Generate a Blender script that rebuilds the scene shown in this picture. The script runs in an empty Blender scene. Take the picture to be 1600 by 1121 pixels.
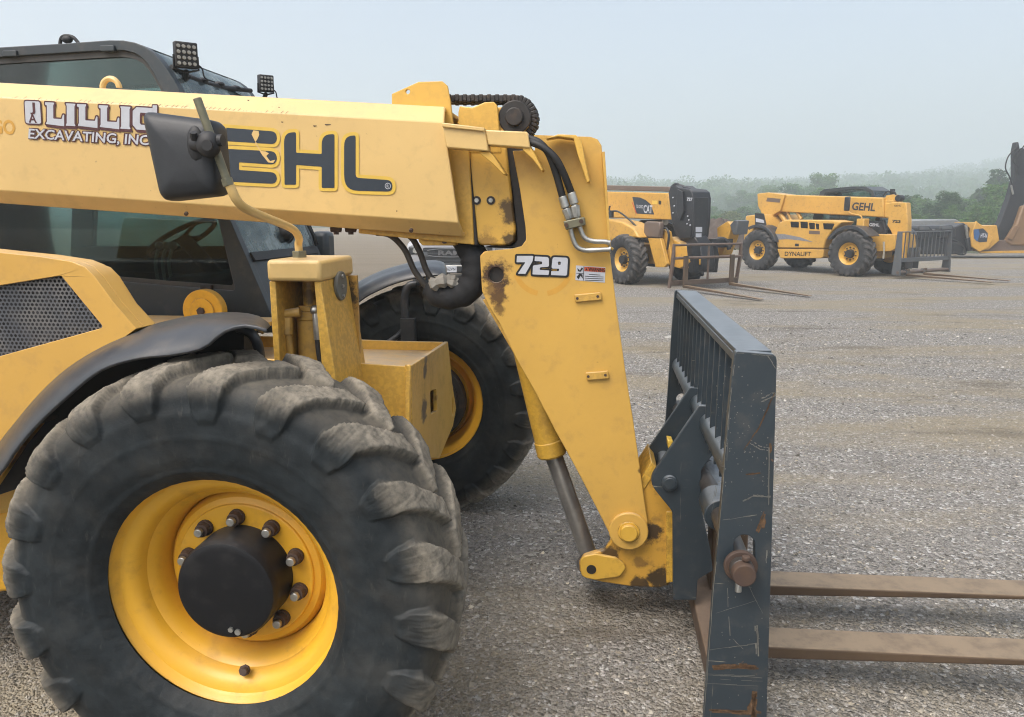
import bpy, bmesh, math, random
import numpy as np
from mathutils import Vector, Matrix, noise
from mathutils.geometry import tessellate_polygon
R = math.radians
random.seed(7)
scene = bpy.context.scene
COL = scene.collection

# ---------------------------------------------------------------- camera
F_PX, CW, CH, HORIZON, CAM_H = 1150.0, 1600.0, 1121.0, 340.0, 1.65
PITCH = math.atan((CH / 2 - HORIZON) / F_PX)
cam_d = bpy.data.cameras.new('camera')
cam = bpy.data.objects.new('camera', cam_d)
COL.objects.link(cam)
cam.location = (0, 0, CAM_H)
cam.rotation_euler = (R(90) - PITCH, 0, 0)
cam_d.sensor_width = 36
cam_d.lens = 36 * F_PX / CW
cam_d.clip_start, cam_d.clip_end = .05, 6000
scene.camera = cam
_fw = Vector((0, math.cos(PITCH), -math.sin(PITCH)))
_up = Vector((0, math.sin(PITCH), math.cos(PITCH)))
def ray(px, py):
    return _fw + Vector((1, 0, 0)) * ((px - CW / 2) / F_PX) - _up * ((py - CH / 2) / F_PX)
def ground(px, py, z=0.0):
    """world point where the sight line through a photo point meets height z"""
    r = ray(px, py)
    return Vector((0, 0, CAM_H)) + r * ((z - CAM_H) / r.z)
def at(px, py, Y):
    r = ray(px, py)
    return Vector((0, 0, CAM_H)) + r * (Y / r.y)

# the near machine's own axes: x forward, y to its left (away), z up, origin under its front axle
YAW = R(7)
MU = Vector((math.cos(YAW), -math.sin(YAW), 0))
MV = Vector((math.sin(YAW), math.cos(YAW), 0))
_w = ground(347, 922, .63)
MO = _w + MV * 1.2
MO.z = 0
def un(px, py, ly):
    """point (x, z) on the machine's own plane y = ly that the photo shows at px, py"""
    r = ray(px, py)
    c = Vector((0, 0, CAM_H))
    t = (MO + MV * ly - c).dot(MV) / r.dot(MV)
    w = c + r * t
    return ((w - MO).dot(MU), w.z)
def un3(px, py, ly):
    x, z = un(px, py, ly)
    return Vector((x, ly, z))

# ---------------------------------------------------------------- mesh helpers
class MB:
    def __init__(s):
        s.v, s.f = [], []
    def add(s, vs, fs):
        o = len(s.v)
        s.v += [tuple(v) for v in vs]
        s.f += [tuple(i + o for i in f) for f in fs]
        return s
    def box(s, x0, x1, y0, y1, z0, z1):
        v = [(x, y, z) for x in (x0, x1) for y in (y0, y1) for z in (z0, z1)]
        return s.add(v, [(0, 1, 3, 2), (4, 6, 7, 5), (0, 4, 5, 1), (2, 3, 7, 6), (0, 2, 6, 4), (1, 5, 7, 3)])
    def obox(s, c, ax, ay, az):
        """box about c with half-axis vectors"""
        c, ax, ay, az = Vector(c), Vector(ax), Vector(ay), Vector(az)
        v = [c + ax * i + ay * j + az * k for i in (-1, 1) for j in (-1, 1) for k in (-1, 1)]
        return s.add(v, [(0, 1, 3, 2), (4, 6, 7, 5), (0, 4, 5, 1), (2, 3, 7, 6), (0, 2, 6, 4), (1, 5, 7, 3)])
    def prism(s, poly, y0, y1, holes=()):
        """(x, z) outline carried from y0 to y1, with holes"""
        loops = [list(poly)] + [list(h) for h in holes]
        pts = [p for l in loops for p in l]
        n = len(pts)
        tris = tessellate_polygon([[Vector((p[0], p[1], 0)) for p in l] for l in loops]) if holes else None
        v = [(p[0], y0, p[1]) for p in pts] + [(p[0], y1, p[1]) for p in pts]
        f = []
        if holes:
            for t in tris:
                f.append(tuple(t)); f.append(tuple(i + n for i in reversed(t)))
        else:
            f.append(tuple(range(n))); f.append(tuple(reversed(range(n, 2 * n))))
        o = 0
        for l in loops:
            k = len(l)
            for i in range(k):
                a, b = o + i, o + (i + 1) % k
                f.append((a, a + n, b + n, b))
            o += k
        return s.add(v, f)
    def cyl(s, a, b, r, r2=None, n=20, caps=True):
        a, b = Vector(a), Vector(b)
        r2 = r if r2 is None else r2
        d = (b - a).normalized()
        u = d.orthogonal().normalized(); w = d.cross(u)
        v = []
        for p, rr in ((a, r), (b, r2)):
            v += [p + (u * math.cos(2 * math.pi * i / n) + w * math.sin(2 * math.pi * i / n)) * rr for i in range(n)]
        f = [(i, (i + 1) % n, n + (i + 1) % n, n + i) for i in range(n)]
        if caps:
            f += [tuple(reversed(range(n))), tuple(range(n, 2 * n))]
        return s.add(v, f)
    def tube(s, path, r, n=12, sub=6, smooth=True, rf=None):
        p = [Vector(q) for q in path]
        if smooth and len(p) > 2:
            q = []
            for i in range(len(p) - 1):
                a, b, c, d = p[max(i - 1, 0)], p[i], p[i + 1], p[min(i + 2, len(p) - 1)]
                for k in range(sub):
                    t = k / sub
                    q.append(.5 * ((2 * b) + (c - a) * t + (2 * a - 5 * b + 4 * c - d) * t * t + (3 * b - a - 3 * c + d) * t ** 3))
            p = q + [p[-1]]
        v, f = [], []
        d = (p[1] - p[0]).normalized(); u = d.orthogonal().normalized()
        for i, c in enumerate(p):
            d = (p[min(i + 1, len(p) - 1)] - p[max(i - 1, 0)]).normalized()
            u = (u - d * u.dot(d)).normalized(); w = d.cross(u)
            rr = r if rf is None else r * rf(i / (len(p) - 1), i)
            v += [c + (u * math.cos(2 * math.pi * k / n) + w * math.sin(2 * math.pi * k / n)) * rr for k in range(n)]
        m = len(p)
        for i in range(m - 1):
            for k in range(n):
                f.append((i * n + k, i * n + (k + 1) % n, (i + 1) * n + (k + 1) % n, (i + 1) * n + k))
        f += [tuple(reversed(range(n))), tuple(range((m - 1) * n, m * n))]
        return s.add(v, f)
    def lathe(s, prof, n=64, c=(0, 0, 0), sgn=1):
        """(radius, y) profile turned about the y axis"""
        v, f = [], []
        m = len(prof)
        for i in range(n):
            a = 2 * math.pi * i / n
            for r, y in prof:
                v.append((c[0] + r * math.cos(a), c[1] + y * sgn, c[2] + r * math.sin(a)))
        for i in range(n):
            for j in range(m - 1):
                a, b = i * m + j, ((i + 1) % n) * m + j
                f.append((a, a + 1, b + 1, b))
        return s.add(v, f)
    def loft(s, secs, close=True, caps=True):
        n = len(secs[0]); v = [p for q in secs for p in q]; f = []
        for i in range(len(secs) - 1):
            for k in range(n if close else n - 1):
                f.append((i * n + k, i * n + (k + 1) % n, (i + 1) * n + (k + 1) % n, (i + 1) * n + k))
        if caps:
            f += [tuple(reversed(range(n))), tuple(range((len(secs) - 1) * n, len(secs) * n))]
        return s.add(v, f)
    def ball(s, c, r, seg=14, rings=8):
        c = Vector(c); rr = r if hasattr(r, '__len__') else (r, r, r)
        pr = []
        for j in range(rings + 1):
            t = math.pi * j / rings
            pr.append([(c.x + rr[0] * max(math.sin(t), 1e-3) * math.cos(2 * math.pi * i / seg), c.y + rr[1] * max(math.sin(t), 1e-3) * math.sin(2 * math.pi * i / seg), c.z + rr[2] * math.cos(t)) for i in range(seg)])
        return s.loft(pr)
    def mesh(s, name, sharp=35, recalc=True):
        me = bpy.data.meshes.new(name)
        me.from_pydata(s.v, [], s.f)
        if recalc:
            bm = bmesh.new(); bm.from_mesh(me)
            bmesh.ops.recalc_face_normals(bm, faces=bm.faces)
            bm.to_mesh(me); bm.free()
        me.shade_smooth()
        if sharp is not None:
            me.set_sharp_from_angle(angle=R(sharp))
        return me
    def build(s, name, mat, parent=None, bevel=0, sharp=35, seg=2, recalc=True):
        o = bpy.data.objects.new(name, s.mesh(name, sharp, recalc))
        o.data.materials.append(mat)
        COL.objects.link(o)
        o.parent = parent
        if bevel:
            m = o.modifiers.new('bevel', 'BEVEL'); m.width = bevel; m.segments = seg
            m.limit_method = 'ANGLE'; m.angle_limit = R(35); m.harden_normals = False
        return o
def tag(o, label=None, cat=None, group=None, kind=None):
    for k, v in (('label', label), ('category', cat), ('group', group), ('kind', kind)):
        if v: o[k] = v
    return o
def empty(name, loc=(0, 0, 0), rz=0, parent=None):
    o = bpy.data.objects.new(name, None)
    COL.objects.link(o); o.location = loc; o.rotation_euler = (0, 0, rz); o.parent = parent
    o.empty_display_size = .2
    return o
def copy_tree(o, parent=None):
    c = o.copy(); COL.objects.link(c); c.parent = parent
    for ch in list(o.children): copy_tree(ch, c)
    return c
def arc(cx, cz, r, a0, a1, n=10, rz=None):
    rz = r if rz is None else rz
    return [(cx + r * math.cos(R(a0 + (a1 - a0) * i / n)), cz + rz * math.sin(R(a0 + (a1 - a0) * i / n))) for i in range(n + 1)]
def round_poly(pts, off=0.0, seg=5):
    """closed outline [(x, y, radius)], pushed out by off and with its corners rounded"""
    n = len(pts)
    A = sum(pts[i][0] * pts[(i + 1) % n][1] - pts[(i + 1) % n][0] * pts[i][1] for i in range(n))
    sg = 1 if A > 0 else -1
    out = []
    for i in range(n):
        a, b, c = Vector(pts[i - 1][:2]), Vector(pts[i][:2]), Vector(pts[(i + 1) % n][:2])
        d1, d2 = (b - a).normalized(), (c - b).normalized()
        n1, n2 = Vector((d1.y, -d1.x)) * sg, Vector((d2.y, -d2.x)) * sg
        m = (n1 + n2); m = m / max(m.dot(n1), .25)
        p = b + m * off
        turn = (d1.x * d2.y - d1.y * d2.x) * sg
        r = pts[i][2] if len(pts[i]) > 2 else 0
        r = max(r + (off if turn > 0 else -off), 0) if r else 0
        ang = math.acos(max(-1, min(1, d1.dot(d2))))
        if r < 1e-5 or ang < .05:
            out.append((p.x, p.y)); continue
        t = r * math.tan(ang / 2)
        p0, p2 = p - d1 * t, p + d2 * t
        for k in range(seg + 1):
            u = k / seg
            q = p0 * (1 - u) ** 2 + p * 2 * u * (1 - u) + p2 * u * u
            w = .35 * 2 * u * (1 - u)
            out.append((q.x + (p.x - q.x) * w * .4, q.y + (p.y - q.y) * w * .4))
    return out
def stroke_px(mb, pts, w, ly, out):
    """thin strip along photo points on plane ly"""
    for i in range(len(pts) - 1):
        a, b = Vector(un(*pts[i], ly)), Vector(un(*pts[i + 1], ly))
        d = (b - a).normalized(); nn = Vector((-d.y, d.x)) * w / 2
        mb.add([(p.x, ly - out, p.y) for p in (a - nn, b - nn, b + nn, a + nn)], [(0, 1, 2, 3)])
def text_faces(txt, size=1.0, offset=0.0, shear=0.0, spacing=1.0):
    cu = bpy.data.curves.new('lettering', 'FONT')
    cu.body = txt; cu.size = size; cu.offset = offset; cu.shear = shear; cu.space_character = spacing
    cu.resolution_u = 3
    o = bpy.data.objects.new('lettering', cu); COL.objects.link(o)
    dg = bpy.context.evaluated_depsgraph_get()
    me = o.evaluated_get(dg).to_mesh()
    vs = [tuple(v.co) for v in me.vertices]; fs = [tuple(p.vertices) for p in me.polygons]
    o.evaluated_get(dg).to_mesh_clear()
    bpy.data.objects.remove(o); bpy.data.curves.remove(cu)
    return vs, fs
def put_text(mb, txt, org, ux, uy, height, width=None, offset=0.0, shear=0.0, spacing=1.0):
    """text on a plane: org = lower-left, ux / uy unit vectors, cap height in metres"""
    vs, fs = text_faces(txt, 1.0, offset, shear, spacing)
    x0 = min(v[0] for v in vs); x1 = max(v[0] for v in vs)
    y1 = .70
    sy = height / y1
    sx = sy if width is None else width / (x1 - x0)
    org, ux, uy = Vector(org), Vector(ux), Vector(uy)
    mb.add([org + ux * ((v[0] - x0) * sx) + uy * (v[1] * sy) for v in vs], fs)

# ---------------------------------------------------------------- materials
class NT:
    def __init__(s, name):
        s.m = bpy.data.materials.new(name); s.m.use_nodes = True
        s.t = s.m.node_tree; s.t.nodes.clear()
        s.out = s.n('ShaderNodeOutputMaterial')
    def n(s, ty, **kw):
        nd = s.t.nodes.new(ty)
        for k, v in kw.items():
            if k.startswith('i_'):
                nd.inputs[int(k[2:]) if k[2:].isdigit() else k[2:].replace('_', ' ')].default_value = v
            else: setattr(nd, k, v)
        return nd
    def l(s, a, b): s.t.links.new(a, b)
    def math(s, op, a, b=None, c=None, clamp=False):
        nd = s.n('ShaderNodeMath', operation=op); nd.use_clamp = clamp
        for i, x in enumerate((a, b, c)):
            if x is None: continue
            if isinstance(x, (int, float)): nd.inputs[i].default_value = x
            else: s.l(x, nd.inputs[i])
        return nd.outputs[0]
    def noise(s, co, scale, detail=4, rough=.55, dist=0, w=None):
        nd = s.n('ShaderNodeTexNoise'); nd.inputs['Scale'].default_value = scale
        nd.inputs['Detail'].default_value = detail; nd.inputs['Roughness'].default_value = rough; nd.inputs['Distortion'].default_value = dist
        if co is not None: s.l(co, nd.inputs['Vector'])
        return nd.outputs['Fac']
    def ramp(s, fac, lo, hi, a=0.0, b=1.0, smooth=True):
        nd = s.n('ShaderNodeMapRange'); nd.interpolation_type = 'SMOOTHSTEP' if smooth else 'LINEAR'
        s.l(fac, nd.inputs[0])
        for i, x in ((1, lo), (2, hi), (3, a), (4, b)): nd.inputs[i].default_value = x
        return nd.outputs[0]
    def mix(s, fac, a, b, mode='MIX'):
        nd = s.n('ShaderNodeMix', data_type='RGBA', blend_type=mode)
        for sock, x in ((nd.inputs[0], fac), (nd.inputs[6], a), (nd.inputs[7], b)):
            if isinstance(x, (int, float)): sock.default_value = x
            elif isinstance(x, tuple): sock.default_value = (*x[:3], 1)
            else: s.l(x, sock)
        return nd.outputs[2]
    def mapping(s, co, scale=(1, 1, 1), loc=(0, 0, 0), rot=(0, 0, 0)):
        nd = s.n('ShaderNodeMapping'); s.l(co, nd.inputs[0])
        nd.inputs['Scale'].default_value = scale; nd.inputs['Location'].default_value = loc; nd.inputs['Rotation'].default_value = rot
        return nd.outputs[0]
    def bsdf(s, color, rough=.5, metal=0.0, bump=None, bstr=.3, bdist=.01, spec=.5, coat=0.0):
        b = s.n('ShaderNodeBsdfPrincipled')
        for k, x in (('Base Color', color), ('Roughness', rough), ('Metallic', metal), ('Coat Weight', coat)):
            if isinstance(x, tuple): b.inputs[k].default_value = (*x[:3], 1)
            elif isinstance(x, (int, float)): b.inputs[k].default_value = x
            else: s.l(x, b.inputs[k])
        b.inputs['Specular IOR Level'].default_value = spec
        b.inputs['Coat Roughness'].default_value = .25
        if bump is not None:
            bp = s.n('ShaderNodeBump'); bp.inputs['Strength'].default_value = bstr; bp.inputs['Distance'].default_value = bdist
            s.l(bump, bp.inputs['Height']); s.l(bp.outputs[0], b.inputs['Normal'])
        s.l(b.outputs[0], s.out.inputs[0])
        return b
    def co(s): return s.n('ShaderNodeTexCoord').outputs['Object']
    def sep(s, v):
        nd = s.n('ShaderNodeSeparateXYZ'); s.l(v, nd.inputs[0]); return nd.outputs
MATS = {}
def paint(name, base, rough=.42, dirt=.14, dirtcol=(.16, .11, .06), chips=.35, chipcol=(.07, .035, .02), dust=.6,
          dustcol=(.42, .34, .24), stains=(), scratch=0.0, scratchcol=(.45, .40, .30), fade=0.12, metal=0.0, coat=0.0, streak=.15, edge=0.0, spec=.5):
    """old machine paint: fading, grime, chips, dust lying on top faces, stains where they are on the real thing"""
    m = NT(name); co = m.co()
    n1 = m.noise(co, 1.7, 5); n2 = m.noise(co, 14, 6, .65); n3 = m.noise(co, 55, 4, .6)
    c = m.mix(m.ramp(n1, .3, .7), base, tuple(x * (1 - fade) for x in base))
    c = m.mix(m.math('MULTIPLY', m.ramp(n2, .50, .70), dirt), c, dirtcol)
    st = m.noise(m.mapping(co, (18, 18, 1.2)), 1.0, 4, .6)
    c = m.mix(m.math('MULTIPLY', m.ramp(st, .55, .8), streak * dirt), c, dirtcol)
    if scratch:
        w = m.mapping(co, (1.5, 30, 46), rot=(0, R(38), 0)); s1 = m.noise(w, 1.3, 3, .7, .6)
        w = m.mapping(co, (38, 30, 1.6), rot=(0, R(-12), 0)); s2 = m.noise(w, 1.1, 3, .7, .5)
        w = m.mapping(co, (1.6, 30, 60), rot=(0, R(-6), 0)); s3 = m.noise(w, 1.0, 3, .7, .4)
        k = m.math('MAXIMUM', m.math('MAXIMUM', m.ramp(s1, .70, .74), m.ramp(s2, .72, .76)), m.ramp(s3, .73, .77))
        k = m.math('MULTIPLY', k, m.ramp(n2, .35, .6))
        c = m.mix(m.math('MULTIPLY', k, scratch), c, scratchcol)
    if chips:
        k = m.math('MULTIPLY', m.ramp(n3, .69, .72), m.ramp(n1, .5, .62))
        k2 = m.ramp(m.noise(co, 26, 7, .75), .735, .75)
        c = m.mix(m.math('MULTIPLY', m.math('MAXIMUM', k, k2), chips), c, chipcol)
    if edge:
        g = m.n('ShaderNodeNewGeometry')
        k = m.math('MULTIPLY', m.ramp(g.outputs['Pointiness'], .53, .60), m.ramp(n3, .38, .6))
        c = m.mix(m.math('MULTIPLY', k, edge), c, chipcol)
    for (sx, sy, sz, rad, scol, sstr) in stains:
        vm = m.n('ShaderNodeVectorMath', operation='SUBTRACT'); m.l(co, vm.inputs[0]); vm.inputs[1].default_value = (sx, sy, sz)
        sc = m.n('ShaderNodeVectorMath', operation='DIVIDE'); m.l(vm.outputs[0], sc.inputs[0]); sc.inputs[1].default_value = (rad, rad, rad)
        ln = m.n('ShaderNodeVectorMath', operation='LENGTH'); m.l(sc.outputs[0], ln.inputs[0])
        d = m.math('ADD', ln.outputs['Value'], m.math('MULTIPLY', m.math('SUBTRACT', m.noise(co, 24, 6, .7), .5), 2.2))
        k = m.ramp(d, 1.1, .55)
        c = m.mix(m.math('MULTIPLY', k, sstr), c, scol)
    if dust:
        g = m.n('ShaderNodeNewGeometry'); nz = m.sep(g.outputs['Normal'])[2]
        k = m.math('MULTIPLY', m.ramp(nz, .55, .95), m.ramp(n2, .25, .62, .35, 1.0))
        c = m.mix(m.math('MULTIPLY', k, dust), c, dustcol)
    rg = m.math('ADD', rough, m.math('MULTIPLY', m.math('SUBTRACT', n2, .5), .3))
    m.bsdf(c, rg, metal, bump=m.noise(co, 220, 2), bstr=.05, bdist=.002, coat=coat, spec=spec)
    MATS[name] = m.m
    return m.m
def plain(name, col, rough=.5, metal=0.0, var=.25, scale=20, spec=.5, bump=.1, bscale=120):
    m = NT(name); co = m.co()
    c = m.mix(m.ramp(m.noise(co, scale, 5, .65), .3, .7), col, tuple(x * (1 - var) for x in col))
    m.bsdf(c, rough, metal, bump=m.noise(co, bscale, 3), bstr=bump, bdist=.003, spec=spec)
    MATS[name] = m.m
    return m.m
def glass(name, tint=(.55, .78, .76), ior=1.45, dirt=.06):
    m = NT(name)
    tr = m.n('ShaderNodeBsdfTransparent'); tr.inputs[0].default_value = (*tint, 1)
    gl = m.n('ShaderNodeBsdfGlossy'); gl.inputs['Roughness'].default_value = .03; gl.inputs[0].default_value = (.9, .97, .97, 1)
    fr = m.n('ShaderNodeFresnel'); fr.inputs[0].default_value = ior
    mx = m.n('ShaderNodeMixShader'); m.l(fr.outputs[0], mx.inputs[0]); m.l(tr.outputs[0], mx.inputs[1]); m.l(gl.outputs[0], mx.inputs[2])
    df = m.n('ShaderNodeBsdfDiffuse'); df.inputs[0].default_value = (.36, .42, .42, 1)
    m2 = m.n('ShaderNodeMixShader')
    k = m.math('MULTIPLY', m.ramp(m.noise(m.co(), 7, 5, .6), .35, .75), dirt)
    m.l(k, m2.inputs[0]); m.l(mx.outputs[0], m2.inputs[1]); m.l(df.outputs[0], m2.inputs[2])
    m.l(m2.outputs[0], m.out.inputs[0])
    MATS[name] = m.m
    return m.m
def rubber(name, r0=.55, r1=.655, dustcol=(.315, .278, .218), side=(.0130, .0165, .0185), dust=.95):
    """tyre rubber: dark wall, dry dirt from the shoulder out, darker in the grooves, paler on the lug tops"""
    m = NT(name); co = m.co(); x, y, z = m.sep(co)
    rr = m.math('SQRT', m.math('ADD', m.math('MULTIPLY', x, x), m.math('MULTIPLY', z, z)))
    n1 = m.noise(co, 9, 6, .65); n2 = m.noise(co, 45, 5, .65); n3 = m.noise(co, 3.0, 4)
    d = m.math('ADD', rr, m.math('MULTIPLY', m.math('SUBTRACT', n3, .5), .16))
    k = m.math('MULTIPLY', m.ramp(d, r0, r1), m.ramp(n2, .22, .66, .45, 1.0))
    base = m.mix(m.ramp(n1, .35, .7), side, tuple(v * 1.7 for v in side))
    sc = m.noise(m.mapping(co, (60, 20, 14), rot=(0, .5, 0)), 1, 3, .7)
    base = m.mix(m.math('MULTIPLY', m.ramp(sc, .62, .75), .22), base, (.10, .095, .085))
    dm = m.ramp(m.noise(co, 5, 4, .6), .45, .7)
    base = m.mix(m.math('MULTIPLY', dm, .16), base, (.12, .105, .085))
    dc = m.mix(m.ramp(n1, .3, .7), dustcol, tuple(v * .62 for v in dustcol))
    lug = m.n('ShaderNodeAttribute', attribute_name='lug').outputs['Fac']
    dc = m.mix(m.math('MULTIPLY', m.ramp(lug, .35, .9), m.ramp(n2, .2, .6, .5, 1.0)), tuple(v * .50 for v in dustcol), dc)  # tone set darker between the lugs than on their tops
    c = m.mix(m.math('MULTIPLY', k, dust), base, dc)
    h = m.math('ADD', m.math('MULTIPLY', n2, .6), m.math('MULTIPLY', m.noise(co, 160, 3), .4))
    m.bsdf(c, m.ramp(k, 0, 1, .55, .92), 0, bump=h, bstr=.4, bdist=.004, spec=.18)
    MATS[name] = m.m
    return m.m

YEL = (.68, .405, .072)
yellow = paint('yellow_paint', YEL, chips=.5, edge=.35)
yellow_boom = paint('yellow_boom_paint', (.68, .465, .175), chips=.4, dirt=.12, dust=.45, rough=.38, coat=.15, dustcol=(.60, .46, .30))
yellow_rim = paint('yellow_rim_paint', (.74, .395, .028), chips=.4, dirt=.25, dirtcol=(.22, .12, .03), dust=.15, rough=.4, edge=.5)
yellow_cast = paint('yellow_casting_paint', (.64, .38, .05), chips=.7, dirt=.25, dirtcol=(.05, .03, .02), dust=.4, edge=.6)
dark_blue = paint('dark_slate_paint', (.030, .042, .052), rough=.40, dirt=.30, dirtcol=(.09, .085, .075), chips=.9, chipcol=(.27, .13, .045), dust=.75, dustcol=(.20, .225, .25), scratch=.55, fade=.25)
cab_paint = paint('dark_cab_paint', (.030, .040, .048), rough=.48, dirt=.25, dirtcol=(.11, .10, .085), chips=.15, dust=.35, dustcol=(.16, .17, .18), fade=.2)
plastic = paint('dark_fender_plastic', (.032, .036, .042), rough=.36, dirt=.35, dirtcol=(.10, .09, .075), chips=0, dust=.22, dustcol=(.06, .068, .085), fade=.2)
black = plain('black_rubber', (.018, .018, .019), .6)
blackgrime = paint('greasy_black', (.02, .017, .015), rough=.5, dirt=.5, dirtcol=(.08, .05, .03), chips=0, dust=.3, dustcol=(.12, .09, .06))
sleeve = plain('hose_sleeve', (.017, .018, .02), .8, bump=.5, bscale=300)
hosegrey = plain('worn_hose', (.055, .048, .04), .6)
steel = plain('zinc_steel', (.50, .50, .47), .38, .85, .35)
chrome = plain('cylinder_rod', (.46, .45, .43), .30, .75, .3, 9)
olive = plain('galvanised_olive_tube', (.20, .19, .125), .45, .35)
rust = paint('rusty_steel', (.11, .075, .052), rough=.7, dirt=.6, dirtcol=(.05, .03, .02), chips=0, dust=.35, dustcol=(.27, .20, .14), fade=.35)
rustbrown = paint('brown_nut', (.062, .038, .028), rough=.75, dirt=.4, dirtcol=(.10, .058, .03), chips=0, dust=.1, dustcol=(.11, .08, .055))
forksteel = paint('worn_fork_steel', (.115, .076, .046), rough=.5, dirt=.55, dirtcol=(.07, .045, .032), chips=.6, chipcol=(.05, .03, .022), dust=.55, dustcol=(.42, .318, .205), fade=.45, metal=.2)
tyre_m = rubber('tyre_rubber')
tyre_bg = rubber('tyre_rubber_far', .50, .70, (.17, .155, .14), (.03, .031, .033), .75)
cabglass = glass('tinted_cab_glass', (.43, .54, .52), ior=1.6, dirt=.05)
windshield = glass('pale_windscreen_glass', (.70, .80, .79), dirt=.15)
frontglass = glass('brightened_windscreen', (.60, .74, .76), dirt=.75)  # brightness painted into the glass: pale diffuse film makes the windscreen lighter
decal_dark = plain('dark_navy_decal', (.022, .032, .045), .4, var=.1)
decal_white = plain('grey_white_decal', (.46, .48, .52), .4, var=.08)
decal_black = plain('black_decal', (.012, .012, .012), .4)
decal_maroon = plain('maroon_decal', (.075, .018, .020), .4)
decal_yellow = plain('yellow_decal', (.66, .44, .07), .35, var=.08)
decal_ghost = plain('ghost_decal_yellow', (.58, .31, .045), .5, var=.1)
decal_red = plain('red_decal', (.55, .09, .03), .5)
decal_blue = plain('blue_decal', (.03, .10, .25), .5)
led = plain('lamp_lens', (.45, .45, .42), .2, .4)
blackglass = plain('black_glass', (.012, .014, .016), .12, 0, .1, bump=0)
# ================================================================ the near telehandler
tele = empty('telehandler', MO, -YAW)
tag(tele, 'yellow telehandler numbered 729 with dark slate fork carriage, filling the foreground', 'telehandler')
def Q(ly, pts): return [un(px, py, ly) for px, py in pts]
def px_prism(name, mat, pts, y0, y1, parent=tele, bevel=.004, holes=(), ref=None, **kw):
    r = y0 if ref is None else ref
    return MB().prism(Q(r, pts), y0, y1, [Q(r, h) for h in holes]).build(name, mat, parent, bevel, **kw)
def circ_px(px, py, r_px, ly, n=20, ry=None):
    ry = r_px if ry is None else ry
    return [(px + r_px * math.cos(2 * math.pi * i / n), py + ry * math.sin(2 * math.pi * i / n)) for i in range(n)]

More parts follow.
